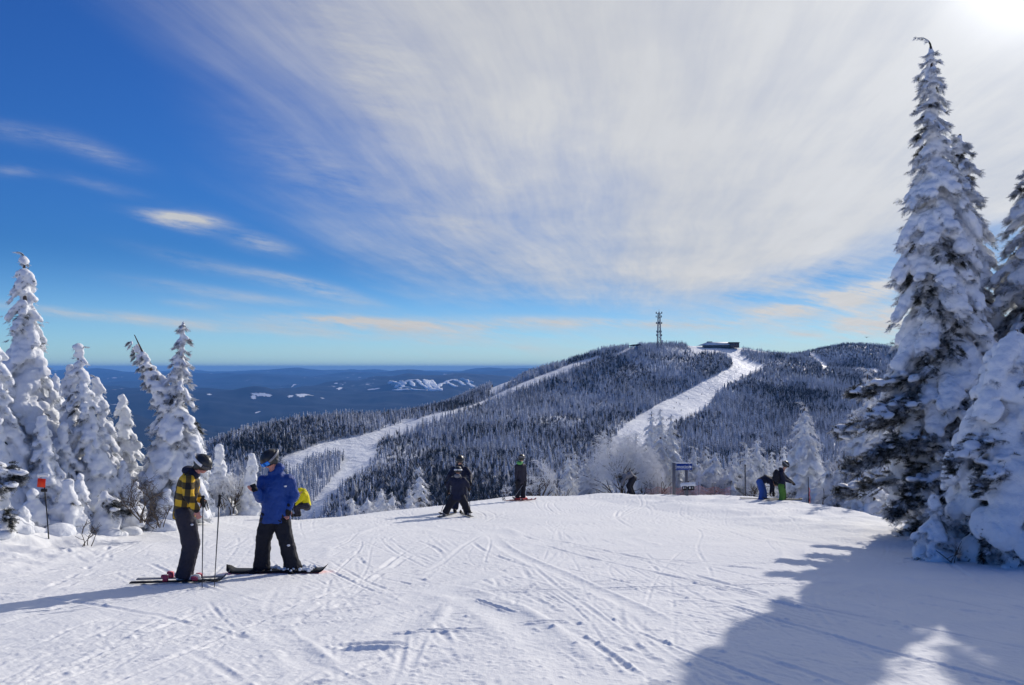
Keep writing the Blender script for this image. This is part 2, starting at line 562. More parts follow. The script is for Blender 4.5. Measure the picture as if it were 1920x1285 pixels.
def near_z(x, y):
    yy = np.maximum(y, .5)
    c = np.interp(x / yy, _cx, _cd) - 1.6
    t = np.maximum(y - c, 0)
    fall = np.where(t < 11, .02 * t * t, .02 * 121 + .44 * (t - 11))
    z = -.11 * y - np.where(y > 0, fall, 0)
    z = z + .035 * fbm(x * .22, y * .22, 3, 5) * np.clip(y / 6, 0, 1)
    # soft bank under the left-hand trees
    e = (-7.3 - x) + (y - 15.0) * (-.18)
    m_ = np.clip(e / 1.6, 0, 1) * np.clip((y - 9.5) / 3, 0, 1)
    z = z + m_ * (.22 + .30 * fbm(x * .9, y * .9, 3, 11)) + np.clip(e / .8 + .4, 0, 1) * .05 * fbm(x * 3, y * 3, 3, 12) * np.clip((y - 9) / 3, 0, 1)
    # bank by the right-hand trees
    e2 = (x - 6.6) - (13.0 - y) * .25
    m2 = np.clip(e2 / 1.5, 0, 1) * np.clip((y - 8) / 3, 0, 1)
    z = z + m2 * (.10 + .12 * fbm(x * .8, y * .8, 3, 21))
    return z


def valley_z(x, y):
    r = np.hypot(x, y)
    th = np.arctan2(x, y)
    base = -640 + np.clip(r / 42000, 0, 1) ** .9 * 400
    n = fbm(x / 4200 + 3.3, y / 2600 + 1.7, 5, 31) * 250 * np.clip((r - 2500) / 5000, 0, 1) * np.clip((52000 - r) / 26000, .35, 1)
    n2 = (1 - abs(fbm(x / 2600, y / 1500, 4, 47)) * 2) * 26 * np.clip((r - 3500) / 6000, 0, 1)
    ridge = np.exp(-((r - 43000) / 3500.0) ** 2) * (45 + 120 * fbm(th * 22, th * 0 + .5, 5, 77) * 2.0)
    z = base + n * 1.5 + n2 * 1.3 + ridge
    for k, (rk, hk) in enumerate(((5600, 70), (7600, 95), (10000, 110), (12200, 60), (16500, 120), (21000, 130), (27000, 150), (34000, 170))):
        ht = hk * np.clip(.55 + 1.7 * fbm(th * 9 + k * 7.3, th * 0 + k, 5, 200 + k), 0, 2)
        rr_ = rk * (1 + .10 * fbm(th * 4 + k, th * 0 + k * 3, 3, 300 + k)); q_ = (r - rr_) / (rk * .055)
        z = z + ht * np.exp(-np.abs(q_) ** 1.6)
    # the distant ski hill
    for (px, d, wd, hh) in ((775, 13800, 480, 190), (855, 13900, 480, 190), (810, 14800, 1300, 90)):
        cx_ = (px - 960) / F_PX * d
        z = z + hh * np.exp(-((x - cx_) / wd) ** 2 - ((y - d) / 900.0) ** 2)
    return z


def Z(x, y):
    x = np.asarray(x, float); y = np.asarray(y, float)
    r = np.hypot(x, y)
    near = near_z(x, y)
    far = r > 120
    h = np.where(far, H_hill(x, y), -400.0)
    h = h + np.clip((r - 150) / 200, 0, 1) * 3.0 * fbm(x / 60, y / 60, 4, 3)
    v_ = valley_z(x, y)
    wgt = np.clip((np.minimum(y, 3000) - 2400) / 400, 0, 1)
    w2 = np.clip((r - 2200) / 500, 0, 1)
    h = h * (1 - w2) + v_ * w2
    h = smax(h, v_, 25)
    nn = np.where(r > 1000, -9999.0, near)
    return np.where(r < 90, near, smax(nn, h, 8))


def Zs(x, y): return float(Z(np.array([x]), np.array([y]))[0])


def drop(px, py, d0=300, d1=1700, step=1.5):
    """where a line of sight meets the ground"""
    r = ray(px, py); r = r / r[1]
    t = np.arange(d0, d1, step)
    z = EYE + r[2] * t - Z(r[0] * t, t)
    k = np.where(z < 0)[0]
    if len(k) == 0: return None
    t = t[k[0]]
    return np.array([r[0] * t, t, float(Z(np.array([r[0] * t]), np.array([t]))[0])])


# ski tracks, scrapes and crumbs stamped into a height map of the near slope
GX0, GX1, GY0, GY1, GS = -23.0, 23.0, 3.0, 36.0, .015
gw, gh = int((GX1 - GX0) / GS), int((GY1 - GY0) / GS)
HM = np.zeros((gh, gw), np.float32)


def stamp(cx_, cy_, heading, length, curv, width, depth, wob=0.0, rim=.35, seg=.012, fade=True, rough=0.0, ph=0):
    n = int(length / seg); s = (np.arange(n) - n / 2) * seg
    th = heading + curv * s + wob * np.sin(s * .9 + ph)
    px = cx_ + np.cumsum(np.sin(th)) * seg; py = cy_ + np.cumsum(np.cos(th)) * seg
    px -= px[n // 2] - cx_; py -= py[n // 2] - cy_
    nx, ny = np.cos(th), -np.sin(th)
    e = 1 - np.abs(np.linspace(-1, 1, n)) ** 4 if fade else np.ones(n)
    dd = depth * e * (1 + rough * (vnoise(s * 3, s * 0 + cx_, 5) * 2 - 1))
    ow = np.arange(-width * 1.9, width * 1.9 + 1e-6, GS * .8)
    for o_ in ow:
        q = abs(o_) / width
        hgt = -(1 - q * q) if q < 1 else rim * math.sin(min((q - 1) / .8, 1) * math.pi)
        if rim > 0 and o_ < 0 and q >= 1: hgt *= .45
        ix = ((px + nx * o_ - GX0) / GS).astype(int); iy = ((py + ny * o_ - GY0) / GS).astype(int)
        ok = (ix >= 0) & (ix < gw) & (iy >= 0) & (iy < gh)
        val = (dd * hgt)[ok].astype(np.float32)
        a = HM[iy[ok], ix[ok]]
        HM[iy[ok], ix[ok]] = np.where(np.abs(val) > np.abs(a), val, a * .6 + val * .5)
    return px, py


crumbs = []
for i in range(1500):
    yy = GY0 + (GY1 - GY0) * random.random() ** 1.25
    xx = random.uniform(-1, 1) * (4 + yy * .62)
    k = random.random()
    if k < .50: hd = R(random.gauss(-12 + xx * -1.5, 20))
    elif k < .85: hd = R(random.gauss(48, 14))
    else: hd = R(random.gauss(85, 12))
    L_ = random.uniform(2.5, 13)
    cv = random.gauss(0, .07)
    wd = random.choice([.018, .022, .028, .034, .045])
    dp = .005 + .017 * random.random() ** 2 * (1.35 if wd > .04 else 1)
    a, b_ = stamp(xx, yy, hd, L_, cv, wd, dp, random.uniform(0, .12), .75, rough=.5, ph=i)
    if random.random() < .5:
        off = random.uniform(.14, .32)
        stamp(xx + math.cos(hd) * off, yy - math.sin(hd) * off, hd + R(random.gauss(0, 1.2)), L_ * random.uniform(.7, 1), cv, wd, dp * .85, random.uniform(0, .1), .5, rough=.5, ph=i)
    if random.random() < .6:
        kk = rng.integers(0, len(a), 40 if wd > .04 else 22); crumbs += [(a[q] + random.gauss(0, .05), b_[q] + random.gauss(0, .05)) for q in kk]
# side-slip scrapes: broad shallow bands
for i in range(60):
    yy = random.uniform(4.5, 26); xx = random.uniform(-.6, .6) * (3 + yy)
    stamp(xx, yy, R(random.choice([random.gauss(0, 25), random.gauss(60, 20)])), random.uniform(1.5, 5), random.gauss(0, .15), random.uniform(.12, .3), random.uniform(.006, .014), .1, .9, rough=.8, ph=i)
# a few marked features of this slope: deep cuts and chopped spots
for (px_, py_, hd, L_, dp, wd) in [(820, 1183, 82, .95, .03, .05), (700, 1210, 78, .6, .035, .09), (1395, 1012, 100, 1.6, .035, .05), (925, 1135, -35, .9, .03, .03), (1180, 1062, -26, 6, .02, .04),
                                   (1120, 1030, -30, 5, .02, .04), (1330, 1235, -22, 2.2, .022, .03), (1140, 1225, -16, 1.3, .03, .045), (1020, 1166, 80, .5, .03, .05), (1260, 1110, -30, 5, .016, .03), (620, 1030, 55, 5, .016, .03), (500, 1180, 55, 3, .016, .03),
                                   (1500, 1130, -28, 6, .018, .03), (1600, 1200, -20, 4, .018, .035), (1010, 1060, -14, 9, .012, .12), (1060, 1110, -8, 5, .012, .04), (1750, 1240, -24, 3, .02, .035)]:
    r_ = ray(px_, py_); t = EYE / -(r_[2] / r_[1] + .11) ; X, Y = r_[0] / r_[1] * t, t
    a, b_ = stamp(X, Y, R(hd), L_, 0.02, wd * .85, dp * .85, .05, 1.0, rough=.7, ph=px_)
    kk = rng.integers(0, len(a), int(30 + 50 * min(L_, 2))); crumbs += [(a[q] + random.gauss(0, .07), b_[q] + random.gauss(0, .05)) for q in kk]
for k_ in range(95):   # chopped patches
    yy = 4.6 + 20 * random.random() ** 1.4; xx = random.uniform(-1, 1) * (1 + yy * .6); n_ = random.randint(25, 90); sx_ = random.uniform(.08, .5); th_ = random.choice((random.gauss(-.4, .2), random.gauss(.8, .3)))
    for _ in range(n_):
        a_ = random.gauss(0, sx_ * 1.5); b2_ = random.gauss(0, sx_ * .25); crumbs.append((xx + a_ * math.sin(th_) + b2_ * math.cos(th_), yy + a_ * math.cos(th_) - b2_ * math.sin(th_)))
for (px_, py_, n_, sp) in [(680, 1212, 260, .25), (860, 1200, 120, .35), (1245, 1150, 60, .12), (480, 1225, 60, .2), (560, 1190, 60, .25), (1000, 1230, 90, .4), (800, 1160, 70, .3), (1100, 1240, 80, .3), (900, 1250, 70, .3),
                           (640, 1125, 50, .3), (1450, 1010, 60, .5), (1560, 1050, 50, .4), (720, 1060, 60, .5), (60, 1120, 40, .3)]:
    r_ = ray(px_, py_); t = EYE / -(r_[2] / r_[1] + .11); X, Y = r_[0] / r_[1] * t, t
    crumbs += [(X + random.gauss(0, sp * 1.6), Y + random.gauss(0, sp * .5)) for _ in range(n_)]
for i in range(3500):
    yy = GY0 + (GY1 - GY0) * random.random() ** 1.3; crumbs.append((random.uniform(-1, 1) * (4 + yy * .62), yy))
for (X, Y) in crumbs:
    rr = random.choice([.007, .009, .012, .015, .02]) * (1 if random.random() < .975 else 1.7)
    hh = rr * random.uniform(.35, .85)
    i0, j0 = int((Y - GY0) / GS), int((X - GX0) / GS); k = int(rr / GS) + 1
    if i0 - k < 0 or j0 - k < 0 or i0 + k + 1 > gh or j0 + k + 1 > gw: continue
    a = np.arange(-k, k + 1) * GS
    d2 = (a[:, None] ** 2 + (a[None] * random.uniform(.6, 1.2)) ** 2) / rr ** 2
    HM[i0 - k:i0 + k + 1, j0 - k:j0 + k + 1] += (hh * np.clip(1 - d2, 0, 1)).astype(np.float32)
# soften
HM[1:-1] = (HM[:-2] + 2 * HM[1:-1] + HM[2:]) / 4
HM[:, 1:-1] = (HM[:, :-2] + 2 * HM[:, 1:-1] + HM[:, 2:]) / 4


def hm(x, y):
    gx = (x - GX0) / GS - .5; gy = (y - GY0) / GS - .5
    ok = (gx > 1) & (gx < gw - 2) & (gy > 1) & (gy < gh - 2)
    gx = np.clip(gx, 1, gw - 3); gy = np.clip(gy, 1, gh - 3)
    i = gx.astype(int); j = gy.astype(int); fx = gx - i; fy = gy - j
    h = (HM[j, i] * (1 - fx) + HM[j, i + 1] * fx) * (1 - fy) + (HM[j + 1, i] * (1 - fx) + HM[j + 1, i + 1] * fx) * fy
    return np.where(ok, h, 0)


def ring(name, rs, az, mat, kind='structure', detail=False, wrap=False):
    rs = np.asarray(rs); az = np.asarray(az)
    Rr, A = np.meshgrid(rs, az, indexing='ij')
    x = Rr * np.sin(A); y = Rr * np.cos(A)
    z = Z(x, y)
    if detail:
        z = z + hm(x, y) + np.where(Rr < 60, .012 * fbm(x * 1.3, y * 1.3, 4, 61), 0)
    V = np.stack([x, y, z], -1).reshape(-1, 3)
    nr, na = len(rs), len(az)
    i = np.arange(nr - 1)[:, None] * na; j = np.arange(na - 1)[None]
    Q = np.stack([i + j, i + j + 1, i + na + j + 1, i + na + j], -1).reshape(-1, 4)
    if wrap:
        i = np.arange(nr - 1) * na
        Q = np.vstack([Q, np.stack([i + na - 1, i, i + na, i + 2 * na - 1], -1)])
    Q = Q[:, ::-1]
    return tag(link(name, np_mesh(name, V, Q), None, mat, True), kind=kind)


az_in = np.linspace(R(-36), R(36), 1150)
az_slope = np.concatenate([np.linspace(R(-180), R(-36), 60)[:-1], az_in, np.linspace(R(36), R(180), 60)[1:-1]])
# radii evenly spaced in the picture
q = np.linspace(EYE / 4.2, EYE / 42.0, 640)
r_near = EYE / q
r_slope = np.concatenate([[.05, .5, 1, 2, 3, 3.6], r_near, np.geomspace(42, 260, 50)[1:]])
ring("snow_slope", r_slope, az_slope, M_SLOPE, detail=True, wrap=True)

m_hill, n, b = material("hill_snow")
P = n.node('ShaderNodeNewGeometry').outputs['Position']
n.put(b.inputs['Base Color'], n.mix(n.noise(P, .02, 5), (.74, .78, .84), (.86, .88, .91)))
b.inputs['Roughness'].default_value = .6
bump(n, b, n.noise(P, .12, 6, .6), 2.2, 1.0)
az_h = np.concatenate([np.linspace(R(-180), R(-60), 30)[:-1], np.linspace(R(-60), R(60), 620), np.linspace(R(60), R(180), 30)[1:-1]])
ring("hill", np.geomspace(260, 2700, 300), az_h, m_hill, wrap=True)

m_val, n, b = material("distant_forest")
P = n.node('ShaderNodeNewGeometry').outputs['Position']
x, y, z = n.sep(P)
Pv = n.comb(x, n.m('MULTIPLY', y, .45), 0.0)
f1 = n.noise(Pv, .0011, 8, .66)
f2 = n.noise(Pv, .0032, 8, .68)
c = n.mix(n.remap(f2, .3, .7, 0, 1), (.004, .009, .018), (.032, .043, .062))  # dark tones tinted blue: part of the distance haze is in the colour
c = n.mix(n.sstep(f1, .60, .70), c, (.24, .26, .29))
pk = n.m('MULTIPLY', n.sstep(f2, .60, .65), n.sstep(n.noise(Pv, .00035, 3, .5), .50, .60))
c = n.mix(pk, c, (.92, .93, .95))
n.put(b.inputs['Base Color'], c)
b.inputs['Roughness'].default_value = .9; b.inputs['Specular IOR Level'].default_value = .05
ring("valley_terrain", np.geomspace(2700, 50000, 420), az_h, m_val, wrap=True)
bpy.context.view_layer.update()

# ------------------------------------------------------------------ snow-laden spruces
def sprig_template(seed, n=15):
    r_ = random.Random(seed); V = []; T = []
    for i in range(n):
        t = .08 + .9 * i / n; side = 1 if i % 2 else -1
        for k in (0, 1):
            a = side * R(r_.uniform(32, 60)); e = R(r_.uniform(-25, 30)) if k == 0 else R(r_.uniform(20, 60))
            L_ = .30 * (1 - .55 * t) * r_.uniform(.8, 1.2)
            d_ = np.array([math.cos(a), math.sin(a) * math.cos(e), math.sin(e)]); p = np.array([t, 0, -.12 * t * t])
            wv = np.cross(d_, [0, 0, 1]); wv /= np.linalg.norm(wv) + 1e-9
            b_ = len(V); V += [p + wv * .035, p - wv * .035, p + d_ * L_]; T.append([b_, b_ + 1, b_ + 2])
    b_ = len(V); V += [np.array([0, .018, 0]), np.array([0, -.018, 0]), np.array([1, 0, -.12]), np.array([0, 0, .025])]
    T += [[b_, b_ + 1, b_ + 2], [b_ + 1, b_ + 3, b_ + 2]]
    return np.array(V), np.array(T)


def bough_template(seed, sides=3):
    V0, T0 = sprig_template(seed); r_ = random.Random(seed + 99); Vs = [V0]; Ts = [T0]; n = len(V0)
    for i in range(sides * 2):
        t = .12 + .62 * (i // 2) / sides; s = 1 if i % 2 else -1; a = s * R(r_.uniform(35, 58)); sc_ = .58 * (1 - .5 * t)
        c, q_ = math.cos(a), math.sin(a)
        V1, T1 = sprig_template(seed * 7 + i, 9); V1 = V1 * sc_
        V1 = V1 @ np.array([[c, -q_, 0], [q_, c, 0], [0, 0, 1]]).T + np.array([t, 0, -.12 * t * t - .01])
        Vs.append(V1); Ts.append(T1 + n); n += len(V1)
    return np.vstack(Vs), np.vstack(Ts)


BOUGHS = [bough_template(s, 3) for s in (1, 2, 3)]
LITE = [sprig_template(s, 8) for s in (11, 12, 13)]


def frame(dirs, up=(0, 0, 1), roll=None):
    X = dirs / (np.linalg.norm(dirs, axis=1)[:, None] + 1e-9)
    Y = np.cross(np.broadcast_to(up, X.shape), X); Y /= np.linalg.norm(Y, axis=1)[:, None] + 1e-9
    Zz = np.cross(X, Y)
    if roll is not None:
        c, s = np.cos(roll)[:, None], np.sin(roll)[:, None]
        Y, Zz = Y * c + Zz * s, Zz * c - Y * s
    return np.stack([X, Y, Zz], -1)


def scatter(name, P, Dr, S, temps, mat, parent, rg):
    P = np.array(P); Dr = np.array(Dr); S = np.array(S)
    M = frame(Dr, roll=rg.normal(0, .45, len(P)))
    Vs = []; Ts = []; n = 0; which = rg.integers(0, len(temps), len(P))
    for k, (V, T) in enumerate(temps):
        ii = np.where(which == k)[0]
        if not len(ii): continue
        W = np.einsum('nij,vj->nvi', M[ii], V) * S[ii][:, None, None] + P[ii][:, None]
        Ts.append((T[None] + (np.arange(len(ii)) * len(V))[:, None, None] + n).reshape(-1, 3)); n += W.shape[0] * W.shape[1]
        Vs.append(W.reshape(-1, 3))
    return link(name, np_mesh(name, np.vstack(Vs), np.vstack(Ts)), parent, mat)


def snow_tree(label, apex, base_py, d, prof, seed, heavy=1.0, droop=.75, voxel=.035, fol=1.0, fsize=.2, temps=BOUGHS, bend=0.0,
              bright=.5, dark=0.0, group=None, extra=(), leader=True, tier=.2, kind='spruce_tree', skirt=True, back=1.0, base_px=None, arm=None,
              wmin=.05, base_z=None, fmat=None, wcap=.24):
    """apex=(px,py); prof=[(py, half width px), ...] of the crown as it stands at distance d"""
    rg = np.random.default_rng(seed); rr = random.Random(seed)
    s = d / F_PX
    bpx = apex[0] if base_px is None else base_px
    A = pt(apex[0], apex[1], d); B = pt(bpx, base_py, d)
    if base_z is not None: B[2] = base_z
    H = A[2] - B[2]
    root = tag(empty(kind, B), label, 'tree', group)
    pf = [((A[2] - pt(0, py, d)[2]) / H, hw * s) for py, hw in prof]
    pt_ = np.array([0] + [p[0] for p in pf]); pr_ = np.array([.03] + [p[1] for p in pf])
    off = A[:2] - B[:2]

    def axis(t):   # t: 0 top .. 1 foot, local coordinates
        k = 1 - t
        return np.array([off[0] * k + bend * H * k * k * t, off[1] * k, H * k])

    mb = MB(); FP = []; FD = []; FS = []; DP = []; DD = []; DS = []
    rad = lambda t: float(np.interp(t, pt_, pr_))
    t = .012; i = 0
    while t < .985:
        r0 = rad(t); c = axis(t)
        core = max(r0 * .42, .035)
        if rr.random() < .93: mb.ell(c + [rr.gauss(0, .1) * core, rr.gauss(0, .1) * core, 0], [core * rr.uniform(.85, 1.2)] * 2 + [max(tier * .62, core * .6)])
        nb = max(3, int(3 + r0 * 5.0))
        ph = rr.random() * 6.28
        for k in range(nb):
            th = ph + k * 6.283 / nb + rr.gauss(0, .18)
            if math.sin(th) > .25 and back < 1 and rr.random() > back: continue
            L_ = r0 * rr.uniform(.70, 1.16) * (1 + .0 * k)
            dr = np.array([math.cos(th), math.sin(th), 0])
            dp = droop * rr.uniform(.7, 1.25) * (.5 + .5 * min(1, L_ / .6))
            top = c + [0, 0, rr.gauss(0, tier * .25)]
            pos = lambda q_: top + dr * L_ * q_ + np.array([0, 0, -dp * L_ * q_ ** 1.6 + .05 * L_ * math.sin(q_ * 3.14)])
            wd = min(max(L_ * rr.uniform(.24, .36), wmin), wcap * rr.uniform(.8, 1.15)) * heavy
            nn = 3 if L_ < .35 else (4 if L_ < .6 else 4 + int(L_ / .22))
            bare = rr.random() < dark * (t ** .7)
            for q_ in np.linspace(.30, .96, nn):
                if bare and q_ > .35: break
                if rr.random() < .06: continue
                p = pos(q_); tg = pos(q_ + .05) - pos(q_ - .05)
                M = frame(tg[None])[0]
                ww = wd * rr.uniform(.75, 1.2) * (1 - .25 * abs(q_ - .6))
                mb.ell(p + [0, 0, ww * .18], [max(L_ / nn * 1.0, ww * .9), ww, ww * rr.uniform(.55, .8)], M)
                if L_ > .5 and rr.random() < .8:
                    lt_ = np.array([-dr[1], dr[0], 0]) * rr.choice((-1, 1)); w2_ = ww * rr.uniform(.45, .75)
                    mb.ell(p + lt_ * ww * rr.uniform(.6, 1.1) + [0, 0, -ww * rr.uniform(0, .5)], [w2_ * 1.5, w2_, w2_ * .7], M)
            # needles showing along the rim and under the load
            for _ in range(int((4 + 12 * L_) * fol * (2.2 if bare else 1))):
                q_ = rr.random() ** .6
                p = pos(q_); sd_ = rr.choice((-1, 1)); lat = np.array([-dr[1], dr[0], 0])
                p = p + lat * sd_ * wd * rr.uniform(.3, 1.0) * (1.15 - .5 * q_) + [0, 0, -wd * rr.uniform(.15, .7)]
                di = dr * rr.uniform(.5, 1.0) + lat * sd_ * rr.uniform(0, .8) + [0, 0, -rr.uniform(.1, .9)]
                (DP if bare else FP).append(p); (DD if bare else FD).append(di); (DS if bare else FS).append(fsize * rr.uniform(.6, 1.25) * (.55 + .45 * min(1, L_ / .5)))
            tipq = pos(1.02)
            for _ in range(int(3 * fol)):
                FP.append(tipq + rg.normal(0, wd * .3, 3)); FD.append(dr + rg.normal(0, .4, 3) + [0, 0, -.5]); FS.append(fsize * rr.uniform(.6, 1.1) * (.5 + .5 * min(1, L_ / .5)))
        t += tier * rr.uniform(.8, 1.2) / H * (.55 + .9 * min(1, r0 / .8)); i += 1
    if arm is not None:      # a second leader leaning away from the stem
        (ax_, ay_), (jx, jy), rad0 = arm
        a = pt(ax_, ay_, d) - B; j = pt(jx, jy, d) - B
        nseg = int(np.linalg.norm(a - j) / .09)
        for k in range(nseg + 1):
            f_ = k / nseg; c = j * (1 - f_) + a * f_ + np.array([0, 0, -.22 * math.sin(f_ * 2.2) * f_])
            r0 = rad0 * (1 - f_ * .72)
            for _ in range(3):
                th = rr.random() * 6.28; o_ = np.array([math.cos(th), math.sin(th), rr.uniform(-.9, .25)]) * r0 * .75
                mb.ell(c + o_, np.array([1, 1, .8]) * r0 * rr.uniform(.38, .62))
                for _k in range(int(5 * fol)):
                    FP.append(c + o_ * rr.uniform(1.0, 1.5)); FD.append(o_ + [-.1, 0, -.15]); FS.append(fsize * rr.uniform(.6, 1.1))
        arm_line = (j, a)
    for (py_, th, L_, dp, nbo, snowy) in extra:     # single long limbs
        z0 = pt(0, py_, d)[2] - B[2]; t0 = 1 - z0 / H; c = axis(t0); dr = np.array([math.cos(R(th)), math.sin(R(th)), 0]); lat = np.array([-dr[1], dr[0], 0])
        pos = lambda q_: c + dr * L_ * q_ + np.array([0, 0, -dp * L_ * q_ ** 1.5])
        for _ in range(nbo):
            q_ = rr.random() ** .7; w_ = .34 * L_ * (1.05 - q_) * rr.uniform(-1, 1)
            DP.append(pos(q_) + lat * w_ + [0, 0, rr.gauss(-.02, .06)]); DD.append(dr * 1.0 + lat * w_ * 1.6 / L_ + rg.normal(0, .3, 3) + [0, 0, -.15]); DS.append(fsize * rr.uniform(.8, 1.5))
            if rr.random() < snowy: mb.ell(DP[-1] + np.array([0, 0, .05]), np.array([.13, .09, .045]) * rr.uniform(.6, 1.3), frame(DD[-1][None])[0])
    if skirt:
        for k in range(9):
            th = k * .7 + rr.random(); r0 = rad(1.0) * .8
            mb.ell([math.cos(th) * r0 * .7, math.sin(th) * r0 * .7, .02], [r0 * .5, r0 * .5, .16 * rr.uniform(.6, 1.6)])
    me = remesh(mb, "snow", voxel, 1, ((.25, voxel * 2.2), (.09, voxel * 1.3)))
    link("snow", me, root, M_SNOW if d < 25 else M_SNOW_FAR)
    tr = MB(); ks = np.linspace(0, 1, 9)
    tr.tube([axis(k) for k in ks[::-1]], [.025 + .085 * k * min(1, H / 5) for k in ks[::-1]], 8)
    if arm is not None: tr.tube([arm_line[0], (arm_line[0] + arm_line[1]) / 2 + [0, 0, -.1], arm_line[1]], [.06, .04, .01], 6)
    tr.build("trunk", M_BARK, root, True)
    if leader:
        c = axis(0); q_ = np.linspace(0, 1, 7); Lh = leader if isinstance(leader, float) else .14 + .03 * H
        sx = rr.choice((-1, 1)) if bend == 0 else -1
        lp = [c + [sx * Lh * .9 * k * k, 0, Lh * (k - .42 * k * k * k)] for k in q_]
        lm = MB(); lm.tube(lp, np.linspace(.022, .008, 7), 6)
        lm.build("leader_twig", M_RIME, root)
        for k in (2, 3, 4, 5, 6):
            for s2 in (-1, 1, 1):
                FP.append(lp[k]); FD.append(np.array([sx * .8 + rr.gauss(0, .3), s2 * .3, rr.uniform(-.5, .1)])); FS.append(fsize * .5)
    if FP: scatter("foliage", FP, FD, FS, temps, fmat or M_RIME, root, rg)
    if DP: scatter("bare_foliage", DP, DD, DS, temps, M_DARK, root, rg)
    return root


# --- the big spruces on the right
snow_tree("tallest spruce, at the right, with a slender snow-crusted spire and a hooked tip", (1745, 88), 1016, 15.0,
          [(110, 17), (200, 25), (290, 37), (330, 50), (400, 62), (470, 76), (560, 84), (640, 94), (750, 100), (850, 96), (950, 80), (1016, 64)],
          101, heavy=.92, droop=1.05, wcap=.20, voxel=.030, fol=2.0, fsize=.19, base_px=1792, dark=.30, leader=.30, bend=-.03, tier=.19,
          extra=[(700, 178, 1.75, .25, 170, .25), (735, 200, 2.0, .25, 200, .2), (770, 172, 2.0, .22, 210, .15), (800, 205, 2.15, .22, 240, .12), (830, 186, 2.1, .22, 240, .08), (860, 220, 2.0, .25, 210, .1),
                 (880, 172, 2.05, .25, 220, .05), (900, 250, 1.2, .3, 180, .1), (820, 245, 1.5, .3, 220, .12), (760, 262, 1.3, .3, 170, .2), (905, 200, 1.5, .35, 200, .05), (950, 190, 1.1, .55, 110, .1), (940, 260, .9, .5, 110, .2),
                 (850, 290, 1.3, .3, 180, .15), (780, 310, 1.3, .3, 150, .2)])
snow_tree("slimmer snow-loaded spruce right behind the tallest spruce", (1800, 252), 1000, 16.6,
          [(262, 13), (300, 26), (380, 36), (460, 46), (560, 62), (700, 84), (900, 96), (1010, 70)], 102, heavy=.85, droop=.9, wcap=.20, voxel=.036, fol=2.0, fsize=.2,
          base_px=1826, dark=.22, leader=False)
snow_tree("open-limbed spruce cut by the right edge of the photo", (1938, 300), 1005, 15.6,
          [(320, 22), (390, 45), (430, 36), (480, 60), (560, 72), (700, 90), (900, 100), (1015, 60)], 103, heavy=.8, droop=.75, wcap=.2, voxel=.034, fol=2.6, fsize=.2,
          base_px=1950, dark=.4, leader=False)
snow_tree("low broad spruce buried under thick rounded snow at the right edge", (1906, 618), 1068, 12.0,
          [(640, 50), (690, 88), (760, 106), (850, 100), (930, 92), (1010, 88), (1082, 70)], 104, heavy=1.12, droop=1.35, wcap=.22, voxel=.028, fol=1.9, fsize=.16,
          base_px=1893, dark=.28, leader=False, tier=.24,
          extra=[(890, 215, .9, 1.0, 120, .1), (940, 235, .9, 1.1, 140, .1), (980, 250, .8, 1.2, 140, .08), (900, 280, .7, 1.1, 90, .1), (800, 195, 1.2, .5, 150, .15), (840, 215, 1.2, .5, 150, .15)])
snow_tree("little snow-draped spruce at the foot of the tallest spruce", (1752, 930), 1046, 12.2,
          [(950, 14), (980, 24), (1010, 34), (1046, 38)], 105, heavy=1.1, droop=1.2, voxel=.025, fol=2.0, fsize=.13, dark=.5, leader=False, tier=.12)
# unseen spruces beyond the right edge, placed to shade the slope and low spruce
for k, (px_, d_, H_) in enumerate([(2230, 13.5, 7.0), (2050, 14.5, 7.5)]):
    X = (px_ - 960) / F_PX * d_; zb = Zs(X, d_); top_ = proj(np.array([X, d_, zb + H_])); bot_ = proj(np.array([X, d_, zb]))
    snow_tree("unseen snowy spruce outside the right edge, placed for its shade", (float(top_[0]), float(top_[1])), float(bot_[1]), d_,
              [(float(top_[1]) + (float(bot_[1]) - float(top_[1])) * f_, hw_ / d_ * F_PX) for f_, hw_ in ((.1, .25), (.4, .6), (.8, .95), (1, .6))], 120 + k, voxel=.06, fol=.6, fsize=.22, leader=False, group="unseen shade spruces beyond the right edge")

# --- the snow ghosts on the left
GH = "snow-plastered spruces on the left bank"
ghosts = [
    ("tallest snow ghost on the left bank with a thin whip at its tip", (45, 484), 992, 17.0, [(500, 12), (560, 22), (640, 32), (700, 42), (800, 56), (900, 64), (992, 60)], 55, .0),
    ("snow ghost cut by the left edge, half hidden behind nothing", (-6, 650), 1010, 15.3, [(670, 14), (740, 26), (840, 42), (930, 50), (1010, 52)], -4, .1),
    ("short snow ghost just in front of the tallest one, above the red marker", (80, 790), 985, 15.6, [(810, 16), (860, 28), (920, 36), (985, 40)], 90, .1),
    ("round-topped snow ghost peeping between the two tallest columns", (103, 706), 975, 19.0, [(720, 16), (780, 24), (860, 30), (975, 36)], 110, .0),
    ("knobbly snow ghost with a narrow neck, second column from the tallest", (131, 694), 990, 17.0, [(710, 11), (760, 18), (830, 28), (900, 34), (990, 38)], 152, .0),
    ("pointed snow ghost with a bent twig at its tip, leaning right over dark boughs", (146, 662), 985, 16.6, [(680, 11), (730, 19), (800, 27), (880, 34), (985, 40)], 196, .06),
    ("thin snow ghost with an upright twig, rightmost of the close cluster", (180, 714), 965, 17.6, [(730, 11), (780, 17), (850, 24), (965, 34)], 215, .05),
    ("lone short snow ghost with a pinched waist, left of the twin-topped tree", (230, 746), 945, 18.5, [(760, 12), (780, 11), (800, 19), (850, 26), (900, 34), (945, 38)], 243, .05),
]
